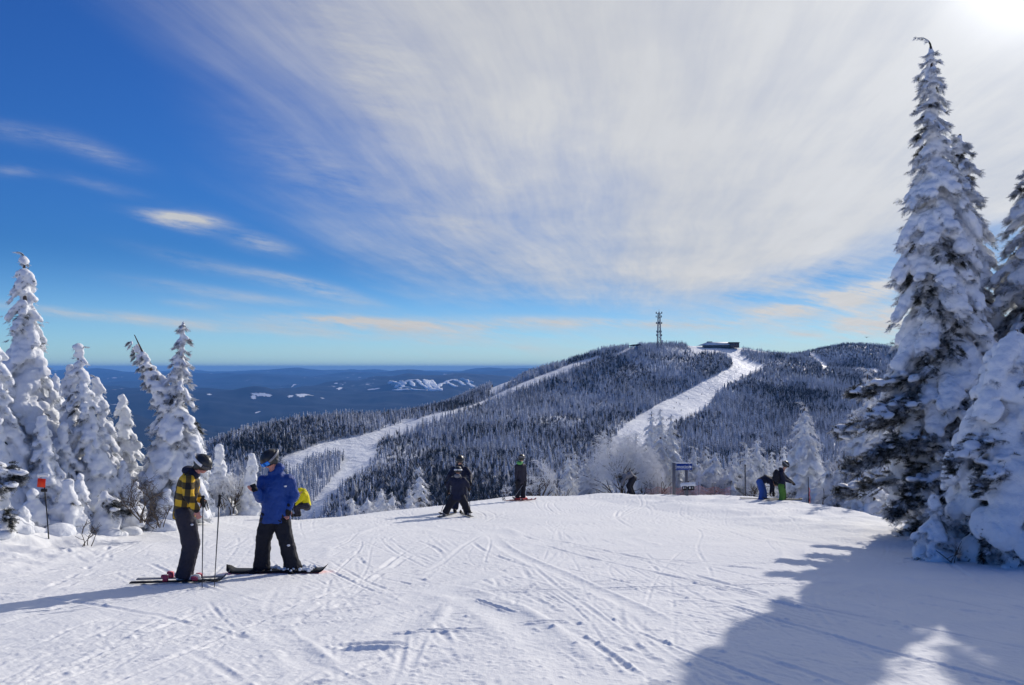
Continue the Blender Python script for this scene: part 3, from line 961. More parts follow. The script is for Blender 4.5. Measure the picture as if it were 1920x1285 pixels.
ghosts += [
    ("slim snow ghost wedged between the tallest one and the round-topped one", (88, 742), 985, 18.0, [(760, 10), (800, 16), (880, 24), (985, 32)], 100, .0),
    ("snow ghost rising just right of the left-edge one", (14, 700), 1000, 16.4, [(720, 12), (780, 20), (860, 30), (1000, 42)], 20, .05),
    ("narrow stooping snow ghost between the thin one and the lone short one", (204, 800), 958, 18.0, [(815, 10), (850, 15), (900, 22), (958, 28)], 214, .0),
    ("stubby snow ghost filling the gap below the round-topped one", (118, 800), 990, 16.2, [(815, 13), (860, 22), (920, 30), (990, 36)], 124, .0)]
for k, (lb_, ap, by, d_, pf_, bx, dk) in enumerate(ghosts):
    pf_ = [(a, b_ * 1.14) for a, b_ in pf_]
    if k == 1: lb_ = "snow ghost cut off by the left edge beside the tallest one"
    snow_tree(lb_, ap, by, d_, pf_, 200 + k, heavy=1.12, droop=1.35, voxel=.028, fol=1.3, fsize=.14, base_px=bx, dark=.06 + dk, group=GH, tier=.23, wmin=.085,
              leader=.22 if k in (0, 5, 6) else False)
snow_tree("twin-topped snowy spruce whose left arm leans out over the valley", (344, 606), 938, 18.0,
          [(625, 11), (680, 17), (730, 28), (790, 46), (860, 56), (938, 60)], 220, heavy=.92, droop=.95, voxel=.03, fol=2.4, fsize=.17, base_px=318, dark=.10,
          leader=False, arm=((252, 628), (325, 765), .30), tier=.2)
for k, (lb_, ap, by, d_, pf_, bx) in enumerate([
    ("tiny snow ghost behind the plaid-jacketed skier's hood", (411, 838), 968, 21.5, [(850, 8), (870, 9), (885, 16), (930, 24), (968, 28)], 414),
    ("small snow ghost left of the blue-jacketed snowboarder", (472, 857), 965, 21.5, [(870, 7), (900, 12), (940, 18), (965, 22)], 468),
    ("squat snow-covered sapling behind the plaid-jacketed skier's back", (372, 842), 965, 20.5, [(860, 12), (890, 22), (930, 30), (965, 34)], 372),
    ("snow-smothered sapling at the foot of the twin-topped spruce", (268, 892), 962, 17.6, [(905, 12), (930, 20), (962, 24)], 270),
    ("low snow hump of a buried sapling beside the bare twigs", (312, 925), 972, 17.2, [(935, 14), (955, 22), (972, 26)], 312),
    ("buried spruce slumping at the left edge above dark boughs", (-2, 870), 1042, 13.2, [(890, 12), (940, 20), (990, 28), (1042, 36)], -6),
    ("snow-capped sapling to the left of the red marker pole", (62, 925), 1012, 14.4, [(940, 16), (970, 28), (1012, 38)], 62),
    ("snow-capped sapling to the right of the red marker pole", (128, 915), 1008, 14.8, [(930, 16), (960, 28), (1008, 40)], 128),
    ("half-buried spruce sapling with dark tips in front of the leaning ghost", (196, 930), 985, 15.6, [(940, 12), (960, 22), (985, 28)], 198)]):
    snow_tree(lb_, ap, by, d_, pf_, 240 + k, heavy=1.4, droop=1.1, voxel=.034, fol=.8, fsize=.12, base_px=bx, dark=.25 if k in (5, 8) else .1, leader=False, tier=.15, wmin=.07,
              kind='spruce_sapling', group=GH,
              extra=[(880, 0, .38, .35, 110, .05), (890, 330, .36, .4, 90, .05), (960, 340, .32, .5, 60, .05), (905, 300, .36, .4, 70, .05)] if k == 5 else ([(940, 330, .35, .5, 60, .05), (945, 20, .4, .5, 70, .05)] if k == 8 else ()))

for k, (ax_, ay_, by, hw_, d_, wh_) in enumerate([(24, 905, 1000, 20, 15.2, "at the left edge behind the red marker"), (110, 880, 992, 22, 15.6, "right above the red marker's right side"), (150, 900, 985, 22, 15.4, "under the knobbly snow ghost"), (232, 872, 972, 20, 17.0, "under the lone short ghost"),
                                                 (255, 915, 972, 18, 16.6, "left of the bare upswept sapling"), (292, 880, 962, 24, 17.8, "left foot of the twin-topped spruce"), (345, 880, 962, 26, 18.5, "right foot of the twin-topped spruce"), (388, 872, 966, 17, 22, "just behind the plaid-jacketed skier's helmet"),
                                                 (430, 892, 966, 16, 22, "between the ski poles and the frosted brush"), (455, 905, 966, 14, 22, "nearest the phone-holding hand"), (45, 955, 1018, 22, 13.9, "low in front, left of the red marker pole")]):
    snow_tree("stubby snow-buried sapling " + wh_, (ax_, ay_), by, d_, [(ay_ + 10, hw_ * .5), (ay_ + 35, hw_ * .85), (by - 20, hw_ * 1.1), (by, hw_ * 1.25)], 270 + k, heavy=1.2, droop=1.2, voxel=.034, fol=1.0, fsize=.12, dark=.1, leader=False,
              tier=.16, wmin=.06, kind='spruce_sapling', group=GH)

# --- rimed spruces just over the crest
CR = "rime-covered spruces just below the crest"
cr = [  # apex px, apex py, half width low down, distance, label
    (1508, 762, 42, 31, "tallest rimed spruce right of the green-trousered rider, with a narrow crown over a wide skirt"),
    (1222, 772, 30, 40, "left one of three tall rimed spruces behind the blue sign"),
    (1238, 768, 26, 37, "middle one of three tall rimed spruces behind the blue sign"),
    (1258, 780, 30, 38, "right one of three tall rimed spruces behind the blue sign"),
    (1303, 843, 24, 36, "rimed spruce with a knobbed top just right of the blue sign"),
    (1323, 839, 20, 37, "slender pointed rimed spruce second to the right of the blue sign"),
    (1341, 851, 34, 35, "rimed spruce with a bent tip, third to the right of the blue sign"),
    (1380, 848, 24, 36, "rimed spruce between the bent-tipped one and the thin pole"),
    (1399, 836, 20, 37, "thin spiky rimed spruce beside the slim pole"),
    (1420, 824, 36, 38, "broad round-shouldered rimed spruce behind the bending skier"),
    (1447, 850, 18, 39, "narrow rimed spruce above the green-trousered rider's backpack"),
    (1597, 771, 34, 28, "tall rimed spruce just left of the dark boughs of the tallest spruce"),
    (1626, 700, 40, 27, "lofty thin rimed spruce against the far hill, beside the tallest spruce"),
    (1655, 760, 40, 25, "rimed spruce tucked behind the dark left boughs of the tallest spruce"),
    (1553, 866, 24, 27, "small rimed spruce right of the orange-ribboned pole"),
    (1572, 862, 22, 25, "blunt little rimed spruce behind the slope edge, left of the dark boughs"),
    (1603, 915, 20, 22.5, "knee-high snow-capped spruce at the slope edge under the dark boughs"),
    (1640, 900, 30, 22, "small snowy spruce under the tips of the dark boughs"),
    (787, 879, 17, 31, "slim rimed spruce standing alone left of the two skiers with poles"),
    (1065, 848, 15, 38, "left of two slim rimed spruces left of the big frosted bush"),
    (1077, 850, 14, 39, "right of two slim rimed spruces left of the big frosted bush"),
    (1096, 856, 17, 36, "short rimed spruce at the left side of the big frosted bush"),
    (1133, 808, 13, 42, "small spruce tip rising behind the left top of the big frosted bush"),
    (1193, 812, 10, 42, "small dark spruce tip behind the right top of the big frosted bush"),
    (714, 922, 15, 28, "little rimed spruce top poking over the crest right of the yellow jacket"),
    (735, 930, 12, 28.5, "lowest rimed spruce top on the crest line left of the slim lone spruce"),
    (768, 920, 10, 30, "short rimed spruce beside the foot of the slim lone spruce"),
    (660, 945, 10, 25, "white spruce tip barely above the crest near the yellow jacket"),
    (1290, 866, 14, 35, "curled rimed spruce tip directly above the blue sign's right end"),
    (1360, 880, 22, 34, "low snowy spruce between the bent-tipped spruce and the net fence"),
    (1480, 900, 20, 33, "low rimed spruce behind the green-trousered rider's hands"),
    (1535, 900, 30, 29, "wide low rimed spruce at the right foot of the tallest rimed spruce"),
]
for (ax_, ay_, hw_, d_, wh_) in [(1312, 872, 22, 34, "right of the blue sign's posts"), (1332, 866, 20, 36, "below the bent-tipped spruce"), (1372, 872, 22, 33.5, "left foot of the thin pole"), (1408, 868, 24, 34, "right foot of the thin pole"),
                               (1436, 874, 18, 35, "directly behind the bending person's back"), (1462, 858, 16, 38, "behind the green-trousered person's head"), (1470, 838, 18, 41, "farther back left of the tallest rimed spruce"), (1582, 846, 22, 27.5, "between the two tall rimed spruces right of the orange ribbons"),
                               (1616, 860, 26, 24.5, "against the tips of the dark boughs"), (1560, 905, 18, 25, "on the slope edge right of the orange ribbons"), (1110, 870, 18, 36, "at the left shoulder of the big frosted bush"), (1270, 862, 22, 36, "right behind the panel of the blue sign"),
                               (1206, 850, 20, 39, "left foot of the three tall rimed spruces"), (1030, 880, 16, 36, "right beside the rounded frosted bush"), (1248, 850, 20, 39, "right foot of the three tall rimed spruces"), (690, 938, 13, 27, "farthest left along the middle crest line")]:
    cr.append((ax_, ay_, hw_, d_, "snow-caked fill-in spruce " + wh_))
for k, (ax_, ay_, hw_, d_, lb_) in enumerate(cr):
    X = (ax_ - 960) / F_PX * d_; zb = Zs(X, d_) - .1
    by = float(proj(np.array([X, d_, zb]))[1])
    Hp = by - ay_; vis = 940 - ay_
    pf_ = [(ay_ + vis * .12, hw_ * .27), (ay_ + vis * .35, hw_ * .55), (ay_ + vis * .7, hw_ * .88), (ay_ + vis, hw_ * 1.0), (ay_ + max(vis * 1.3, vis + 20), hw_ * 1.15), (by + 2, hw_ * 1.0)]
    snow_tree(lb_, (ax_, ay_), by, d_, pf_, 300 + k, heavy=.80, droop=.7, voxel=.05, fol=1.7, fsize=.27, temps=LITE, dark=.12, leader=k in (4, 8, 12, 0), tier=.26,
              group=CR, skirt=False, wmin=.06, fmat=M_RIMEW, bend=random.choice((-.04, .04, .02)))


# --- leafless bushes furred with rime
def bush(label, px_, py_top, hw_, d_, seed, twigs=9, mat=None, lift=0.0, n0=7, name='frosted_bush', levels=4, thick=1.0, group=None, base_py=None, spread=1.0):
    rr = random.Random(seed)
    X = (px_ - 960) / F_PX * d_; zb = Zs(X, d_) if base_py is None else pt(px_, base_py, d_)[2]
    Htot = pt(px_, py_top, d_)[2] - zb; W = hw_ * d_ / F_PX
    root = tag(empty(name, (X, d_, zb)), label, 'bush', group)
    mb = MB(); tw = MB()

    def grow(p, di, L_, r0, lv):
        n = 4; P_ = [p]; dd = di.copy()
        for _ in range(n):
            dd = dd + np.array([rr.gauss(0, .16), rr.gauss(0, .16), rr.gauss(0, .10) - (.05 if lv > 1 else 0)]); dd /= np.linalg.norm(dd)
            P_.append(P_[-1] + dd * L_ / n)
        (mb if lv <= 1 else tw).tube(P_, np.linspace(r0, r0 * .6, n + 1), 5 if lv < 2 else 4, cap=lv < 2)
        if lv >= levels: return
        for k in range(rr.choice((3, 4, 5)) if lv > 0 else 4):
            a = P_[rr.choice((2, 3, 4, 4))]
            nd = dd + np.array([rr.gauss(0, .6), rr.gauss(0, .6), rr.gauss(.1, .4)]); nd /= np.linalg.norm(nd)
            # keep inside a dome
            q_ = a + nd * L_ * .6
            e = (q_[0] / W) ** 2 + (q_[1] / W) ** 2 + (q_[2] / Htot) ** 2
            if e > 1.0: nd = nd * .5 - a / (np.linalg.norm(a) + 1e-6) * .25 + np.array([0, 0, .1]); nd /= np.linalg.norm(nd)
            if e > 1.5: continue
            grow(a, nd, L_ * rr.uniform(.55, .75), r0 * .62, lv + 1)
    for k in range(n0):
        a = k * 6.283 / n0 + rr.random() * .5; el = R(rr.uniform(35, 85))
        di = np.array([math.cos(a) * math.cos(el) * spread, math.sin(a) * math.cos(el) * spread, math.sin(el)])
        grow(np.array([rr.gauss(0, .05), rr.gauss(0, .05), -.05]), di, Htot * rr.uniform(.42, .6), .035 * thick, 0)
    mb.build("stem", M_BARETWIG if mat is None else mat, root)
    if tw.V: tw.build("twigs", M_TWIG if mat is None else mat, root)
    return root


bush("big dome-shaped frosted bush behind the bending grey-jacketed person", 1165, 818, 80, 35, 1, n0=11, levels=5, thick=1.0, base_py=955)
bush("rounded frosted bush right of the lone dark skier", 1012, 862, 30, 35, 2, n0=8, levels=4, base_py=945, thick=.8)
bush("small frosted bush touching the lone dark skier's left pole", 950, 908, 12, 33.5, 3, n0=6, levels=3, base_py=935, thick=.6)
bush("frosted bush between the two frosted spruces and the round bush", 1048, 882, 22, 36, 4, n0=7, levels=4, base_py=950, thick=.8)
bush("frosted bush at the right shoulder of the big dome-shaped bush", 1225, 868, 34, 34, 5, n0=9, levels=4, base_py=945, thick=.9)
bush("tangle of frosted brush left of the blue-jacketed snowboarder's elbow", 440, 880, 40, 21.5, 6, n0=10, levels=4, base_py=968, thick=.55)
bush("frosted brush directly behind the plaid-jacketed skier's poles", 398, 893, 26, 21, 7, n0=8, levels=4, base_py=966, thick=.5)
bush("frosted scrub at the foot of the tall spruce right of the orange-ribboned pole", 1570, 895, 40, 26, 8, n0=9, levels=4, base_py=975, thick=.7)
bush("frosted scrub under the right end of the net fence", 1350, 895, 40, 34, 9, n0=9, levels=4, base_py=945, thick=.8)
bush("frosted scrub in the gap left of the thin pole", 1412, 885, 30, 33.5, 10, n0=8, levels=4, base_py=945, thick=.8)
bush("dark bare sapling with upswept twigs left of the plaid-jacketed skier", 272, 893, 46, 15.8, 11, mat=M_BARETWIG, n0=7, levels=3, thick=.35, base_py=975, name='bare_sapling')
bush("small bare shrub poking out of the snow by the skier's knee", 300, 935, 30, 14.8, 12, mat=M_BARETWIG, n0=6, levels=3, thick=.28, base_py=985, name='bare_shrub')
bush("wispy bare shoots in the snow right of the red marker pole", 170, 960, 24, 13.6, 13, mat=M_BARETWIG, n0=4, levels=2, thick=.25, base_py=1020, name='bare_shrub')
bush("wispy bare shoots in the shade under the tallest spruce", 1782, 985, 16, 11.8, 14, mat=M_BARETWIG, n0=3, levels=2, thick=.25, base_py=1060, name='bare_shrub')

# lumps of fallen snow along the foot of the left bank
mbk = MB()
for k in range(150):
    px_ = random.uniform(-40, 340); d_ = np.interp(px_, [0, 340], [13.2, 17.5]) + random.uniform(-.5, 2.2)
    X = (px_ - 960) / F_PX * d_; r0 = random.choice([.06, .09, .12, .2, .28])
    mbk.ell([X, d_, Zs(X, d_) + r0 * .15], [r0 * random.uniform(.8, 1.4), r0 * random.uniform(.8, 1.3), r0 * random.uniform(.5, .9)])
tag(link("snow_lumps", remesh(mbk, "snow_lumps", .03, 1, ((.15, .04),)), None, M_SNOW), kind='stuff')


# ------------------------------------------------------------------ the wooded hill
M_FOR, n, b = material("hill_forest")
P = n.node('ShaderNodeTexCoord').outputs['Object']
info = n.node('ShaderNodeObjectInfo').outputs['Random']
g_ = n.node('ShaderNodeNewGeometry')
nz = n.sep(g_.outputs['Normal'])[2]
wpos = g_.outputs['Position']
f = n.m('ADD', n.noise(P, .9, 3, .6), n.m('MULTIPLY', n.m('SUBTRACT', nz, .4), .25))
f = n.m('ADD', f, n.m('MULTIPLY', n.m('SUBTRACT', info, .5), .22))
f = n.m('ADD', f, n.m('MULTIPLY', n.m('SUBTRACT', n.noise(wpos, .012, 3), .5), .45))
dk = n.mix(info, (.035, .045, .050), (.075, .072, .075))
n.put(b.inputs['Base Color'], n.mix(n.sstep(f, .34, .62), dk, (.72, .76, .84)))
b.inputs['Roughness'].default_value = .9; b.inputs['Specular IOR Level'].default_value = .05


def hill_tree_mesh(seed, kind=0):
    rr = random.Random(seed); V = []; T = []
    H = 1.0
    if kind == 0:
        nt = rr.choice((7, 8, 9)); w_ = rr.uniform(.105, .15)
        for k in range(nt):
            z1 = 1 - .92 * (k / nt) ** .92; r0 = w_ * (.18 + .82 * ((k + 1) / nt) ** .9); dz = .92 / nt * 1.5
            ns = 7; ph = rr.random() * 6; b0 = len(V); V.append((rr.gauss(0, .004), rr.gauss(0, .004), z1 + .01))
            for j in range(ns * 2):
                a = ph + j * 3.14159 / ns; q_ = r0 * (rr.uniform(.85, 1.25) if j % 2 == 0 else rr.uniform(.4, .6))
                V.append((math.cos(a) * q_, math.sin(a) * q_, z1 - dz * (rr.uniform(.8, 1.2) if j % 2 == 0 else .62)))
            for j in range(ns * 2): T.append((b0, b0 + 1 + j, b0 + 1 + (j + 1) % (ns * 2)))
        for j in range(4):
            a = j * 1.57; V.append((math.cos(a) * .012, math.sin(a) * .012, -.15)); 
        b0 = len(V) - 4; V.append((0, 0, .6)); T += [(b0 + j, b0 + (j + 1) % 4, b0 + 4) for j in range(4)]
    else:   # leafless, twiggy crown
        for k in range(34):
            a = rr.random() * 6.28; el = rr.uniform(.5, 1.4); L_ = rr.uniform(.35, .62); z0 = rr.uniform(.1, .35)
            tip = np.array([math.cos(a) * math.cos(el) * L_ * .75, math.sin(a) * math.cos(el) * L_ * .75, z0 + math.sin(el) * L_]); lat = np.array([-math.sin(a), math.cos(a), 0]) * .022
            b0 = len(V); V += [(0, 0, z0), tuple(tip * .6 + np.array([0, 0, z0 * .4]) + lat), tuple(tip * .6 + np.array([0, 0, z0 * .4]) - lat), tuple(tip)]; T += [(b0, b0 + 1, b0 + 2), (b0 + 1, b0 + 3, b0 + 2)]
        b0 = len(V); V += [(.015, 0, -.15), (-.01, .01, -.15), (-.01, -.01, -.15), (0, 0, .5)]; T += [(b0, b0 + 1, b0 + 3), (b0 + 1, b0 + 2, b0 + 3), (b0 + 2, b0, b0 + 3)]
    me = np_mesh("hillside_spruce" if kind == 0 else "hillside_bare_tree", np.array(V), np.array(T)); me.materials.append(M_FOR)
    return me


RUNS = [
    [(1124, 668), (1085, 678), (1040, 694), (990, 714), (940, 736), (900, 755), (850, 770), (827, 774), (760, 791), (700, 811), (640, 824), (600, 833), (560, 848), (525, 862), (528, 882), (550, 892), (566, 886), (583, 872),
     (612, 860), (636, 855), (645, 862), (636, 884), (612, 912), (585, 945), (560, 975), (600, 972), (622, 936), (655, 906), (692, 880), (706, 856), (708, 834), (745, 819), (795, 802), (832, 784), (868, 771), (902, 763), (962, 739), (1012, 721), (1062, 701), (1102, 686), (1130, 674)],
    [(1003, 692), (962, 706), (930, 721), (912, 738), (925, 742), (960, 718), (1006, 695)],
    [(1284, 646), (1298, 662), (1345, 664), (1362, 666), (1372, 676), (1374, 688), (1345, 702), (1310, 720), (1270, 742), (1237, 757), (1205, 776), (1180, 793), (1150, 822), (1140, 860), (1215, 870), (1240, 828), (1270, 797), (1296, 784), (1322, 770), (1350, 736),
     (1398, 706), (1432, 696), (1432, 684), (1405, 676), (1388, 664), (1392, 656), (1440, 664), (1482, 668), (1482, 658), (1440, 652), (1400, 646)],
    [(1516, 662), (1528, 664), (1556, 690), (1545, 694)],
    [(1600, 690), (1650, 692), (1650, 700), (1600, 698)],
    [(1172, 656), (1150, 666), (1160, 668), (1200, 650), (1190, 648)],
]
SP = 2.75
gx, gy = np.meshgrid(np.arange(-900, 1250, SP), np.arange(330, 1750, SP))
gx = gx + rng.uniform(-.48, .48, gx.shape) * SP; gy = gy + rng.uniform(-.48, .48, gy.shape) * SP
gx = gx.ravel(); gy = gy.ravel()
ang = gx / gy
keep = (ang > -.62) & (ang < .62)
gx, gy = gx[keep], gy[keep]
gz = Z(gx, gy)
keep = (gz > -330)
gx, gy, gz = gx[keep], gy[keep], gz[keep]
hpx, hpy = proj(np.stack([gx, gy, gz], -1))
keep = hpy < 1010
for poly in RUNS:
    keep &= ~inside(hpx, hpy + 0 * hpx, poly)
# drop what the hill itself hides
for dy in (80, 40, 160, 260):
    pass
th_bins = ((hpx + 400) / 3).astype(int); order = np.argsort(gy); lo = np.full(th_bins.max() + 2, 1e9); vis = np.zeros(len(gx), bool)
for i_ in order:
    k = th_bins[i_]; top_y = hpy[i_] - 12 * F_PX / gy[i_]
    if top_y < lo[k] + 8: vis[i_] = True
    if hpy[i_] < lo[k]: lo[k] = hpy[i_]
keep &= vis
dens = fbm(gx / 90, gy / 90, 3, 91)
keep &= rng.random(len(gx)) < np.clip(.90 + dens * .9, .35, 1)
gx, gy, gz, hpx, hpy = gx[keep], gy[keep], gz[keep], hpx[keep], hpy[keep]
hgt = 4.6 + 6.4 * rng.random(len(gx)) ** 1.6 + 4.0 * fbm(gx / 50, gy / 50, 3, 15)
hgt *= np.where(gy > 1120, .8, 1.0)
conif = rng.random(len(gx)) < np.clip(.74 + 1.3 * fbm(gx / 70, gy / 110, 3, 44), .12, 1)
variant = np.where(conif, rng.integers(0, 5, len(gx)), 5 + rng.integers(0, 2, len(gx)))
print("forest trees", len(gx))
vm_ = [hill_tree_mesh(500 + k) for k in range(5)] + [hill_tree_mesh(520 + k, 1) for k in range(2)]
# the three hundred that show largest
in_view = (hpx > 540) & (hpx < 1700) & (hpy - hgt * F_PX / gy < np.interp(hpx, [540, 700, 850, 960, 1100, 1400, 1500, 1600, 1700], [955, 940, 925, 915, 840, 850, 880, 860, 800]))
size = np.where(in_view, hgt / gy, 0)
top300 = np.argsort(-size)[:300]
for i_ in top300:
    o = bpy.data.objects.new("hillside_spruce" if variant[i_] < 5 else "hillside_bare_tree", vm_[variant[i_]]); COL.objects.link(o)
    o.location = (gx[i_], gy[i_], gz[i_] - .3); o.scale = (hgt[i_] * random.uniform(.9, 1.3),) * 2 + (hgt[i_],); o.rotation_euler = (0, 0, random.uniform(0, 6.28))
    if variant[i_] < 5: tag(o, "snow-dusted spruce in the nearest rows of forest low on the far hillside", "tree", "nearest spruces of the hillside forest")
    else: tag(o, "leafless frosted tree in the nearest rows of forest low on the far hillside", "tree", "nearest leafless trees of the hillside forest")
rest = np.ones(len(gx), bool); rest[top300] = False
gx, gy, gz, hgt, variant = gx[rest], gy[rest], gz[rest], hgt[rest], variant[rest]
me = bpy.data.meshes.new("hill_forest"); me.vertices.add(len(gx)); me.vertices.foreach_set('co', np.stack([gx, gy, gz - .3], -1).astype(np.float32).ravel())
for nm, arr, ty in (("sc", hgt, 'FLOAT'), ("vr", variant, 'INT'), ("rz", rng.uniform(0, 6.28, len(gx)), 'FLOAT'), ("wd", rng.uniform(.9, 1.35, len(gx)), 'FLOAT')):
    at = me.attributes.new(nm, ty, 'POINT'); at.data.foreach_set('value', arr.astype(np.int32 if ty == 'INT' else np.float32))
fo = tag(link("hill_forest", me), "dense snow-dusted forest of spires covering the far hill", kind='stuff')
fcol = bpy.data.collections.new("hill_tree_kinds")
for k, m_ in enumerate(vm_):
    o = bpy.data.objects.new("kind_%d" % k, m_); fcol.objects.link(o)
ng = bpy.data.node_groups.new("forest", 'GeometryNodeTree')
ng.interface.new_socket("Geometry", in_out='INPUT', socket_type='NodeSocketGeometry'); ng.interface.new_socket("Geometry", in_out='OUTPUT', socket_type='NodeSocketGeometry')
gi = ng.nodes.new('NodeGroupInput'); go = ng.nodes.new('NodeGroupOutput')
ip = ng.nodes.new('GeometryNodeInstanceOnPoints'); ci = ng.nodes.new('GeometryNodeCollectionInfo')
ci.inputs['Collection'].default_value = fcol; ci.inputs['Separate Children'].default_value = True; ci.inputs['Reset Children'].default_value = True
ip.inputs['Pick Instance'].default_value = True
mp = ng.nodes.new('GeometryNodeMeshToPoints')


def attr(nm, ty):
    a = ng.nodes.new('GeometryNodeInputNamedAttribute'); a.data_type = ty; a.inputs['Name'].default_value = nm; return a.outputs[0]


ng.links.new(gi.outputs[0], mp.inputs['Mesh']); ng.links.new(mp.outputs[0], ip.inputs['Points']); ng.links.new(ci.outputs[0], ip.inputs['Instance'])
ng.links.new(attr('vr', 'INT'), ip.inputs['Instance Index'])
cr_ = ng.nodes.new('ShaderNodeCombineXYZ'); ng.links.new(attr('rz', 'FLOAT'), cr_.inputs[2]); ng.links.new(cr_.outputs[0], ip.inputs['Rotation'])
cs = ng.nodes.new('ShaderNodeCombineXYZ'); mm = ng.nodes.new('ShaderNodeMath'); mm.operation = 'MULTIPLY'
sc_ = attr('sc', 'FLOAT'); ng.links.new(sc_, mm.inputs[0]); ng.links.new(attr('wd', 'FLOAT'), mm.inputs[1])
ng.links.new(mm.outputs[0], cs.inputs[0]); ng.links.new(mm.outputs[0], cs.inputs[1]); ng.links.new(sc_, cs.inputs[2]); ng.links.new(cs.outputs[0], ip.inputs['Scale'])
ng.links.new(ip.outputs[0], go.inputs[0])
mod = fo.modifiers.new("forest", 'NODES'); mod.node_group = ng

# ------------------------------------------------------------------ people
def fabric(name, col, var=.15, rough=.75, sheen=.0):
    m_, n, b = material(name)
    P = n.node('ShaderNodeTexCoord').outputs['Object']
    f = n.noise(P, 6, 4)
    n.put(b.inputs['Base Color'], n.mix(n.remap(f, .3, .7, 0, 1), tuple(c * (1 - var) for c in col), tuple(min(1, c * (1 + var)) for c in col)))
    b.inputs['Roughness'].default_value = rough; b.inputs['Specular IOR Level'].default_value = .3
    bump(n, b, n.m('ADD', n.noise(P, 14, 3, .5, .6), n.m('MULTIPLY', n.noise(P, 220, 2), .08)), .018)
    return m_


def plaid():
    m_, n, b = material("black_and_yellow_plaid")
    P = n.node('ShaderNodeTexCoord').outputs['Object']
    x, y, z = n.sep(P)
    a = n.m('ADD', n.m('MULTIPLY', x, 1.0), n.m('MULTIPLY', y, .6))
    a = n.m('ADD', a, n.m('MULTIPLY', z, -.12)); c_ = n.m('ADD', z, n.m('MULTIPLY', x, .10))
    s1 = n.sstep(n.m('SINE', n.m('MULTIPLY', a, 6.283 / .155)), -.12, .12)
    s2 = n.sstep(n.m('SINE', n.m('MULTIPLY', c_, 6.283 / .165)), -.12, .12)
    both = n.m('MULTIPLY', s1, s2); one = n.m('MULTIPLY', n.m('ADD', s1, s2), .5)
    c = n.mix(one, (.012, .010, .010), (.15, .10, .02)); c = n.mix(both, c, (.72, .42, .02))
    n.put(b.inputs['Base Color'], c); b.inputs['Roughness'].default_value = .85
    bump(n, b, n.noise(P, 14, 3, .5, .6), .018)
    return m_


F_NAVY = fabric("navy_cloth", (.012, .016, .042)); F_BLACK = fabric("black_cloth", (.012, .013, .022)); F_BLUE = fabric("royal_blue_shell", (.012, .055, .26), rough=.6)
F_PLAID = plaid(); F_CHAR = fabric("charcoal_cloth", (.03, .028, .042)); F_GREEN = fabric("green_cloth", (.09, .22, .04)); F_PBLUE = fabric("blue_cloth", (.03, .09, .34))
F_GREY = fabric("grey_cloth", (.19, .19, .21)); F_YEL = fabric("yellow_shell", (.72, .62, .01)); F_WHITE = simple("white_webbing", (.7, .7, .72), .7)
SKIN = simple("skin", (.55, .30, .22), .6); SKINC = simple("wind_reddened_skin", (.55, .24, .20), .6)
HAIR = simple("dark_hair", (.03, .02, .015), .7)
HELM = simple("matt_black_helmet", (.02, .021, .025), .38, spec=.5); LENS_B, n_, b_ = material("blue_mirror_lens")
b_.inputs['Base Color'].default_value = (.03, .22, .75, 1); b_.inputs['Metallic'].default_value = .7; b_.inputs['Roughness'].default_value = .15
LENS_D = simple("dark_lens", (.02, .02, .03), .15, spec=.8)
DRED = simple("dark_red_plastic", (.22, .03, .04), .5)
RED = simple("red_plastic", (.62, .03, .05), .4, spec=.5); PINK = simple("pink_red_plastic", (.65, .08, .12), .4, spec=.5)
BLACKP = simple("black_plastic", (.015, .015, .018), .6, spec=.2); GREYP = simple("grey_plastic", (.25, .25, .27), .5); ALU = simple("pole_metal", (.06, .065, .08), .35, metal=.6)
WHITEP = simple("white_plastic", (.72, .72, .74), .4, spec=.5); GREENP = simple("lime_shell", (.12, .38, .10), .6)


def nrm(v): v = np.asarray(v, float); return v / (np.linalg.norm(v) + 1e-9)


def hand(mb, wrist, di, palm_n, k=1.0, curl=.6, side=1):
    di = nrm(di); pn = nrm(np.asarray(palm_n, float) - di * np.dot(palm_n, di)); la = np.cross(di, pn)
    pc = wrist + di * .045 * k
    mb.ell(pc, np.array([.050, .040, .017]) * k, np.stack([di, la, pn], -1))
    for i, (o_, L_) in enumerate(zip((-.030, -.010, .010, .030), (.060, .072, .068, .052))):
        a = wrist + di * .085 * k + la * o_ * k * side; q = [a]
        d2 = di.copy()
        for s_ in range(3):
            c, s3 = math.cos(curl * (.6 + .12 * i)), math.sin(curl * (.6 + .12 * i)); d2 = nrm(d2 * c + pn * s3)
            q.append(q[-1] + d2 * L_ * k * (.42, .33, .25)[s_])
        for s_ in range(3): mb.bone(q[s_], q[s_ + 1], .0095 * k, .0082 * k, 6)
    a = wrist + di * .03 * k - la * .032 * k * side
    t1 = a + nrm(di * .6 - la * .7 * side + pn * .4) * .035 * k; t2 = t1 + nrm(di * .9 - la * .1 * side + pn * .6) * .03 * k
    mb.bone(a, t1, .012 * k, .011 * k, 6); mb.bone(t1, t2, .0105 * k, .009 * k, 6)


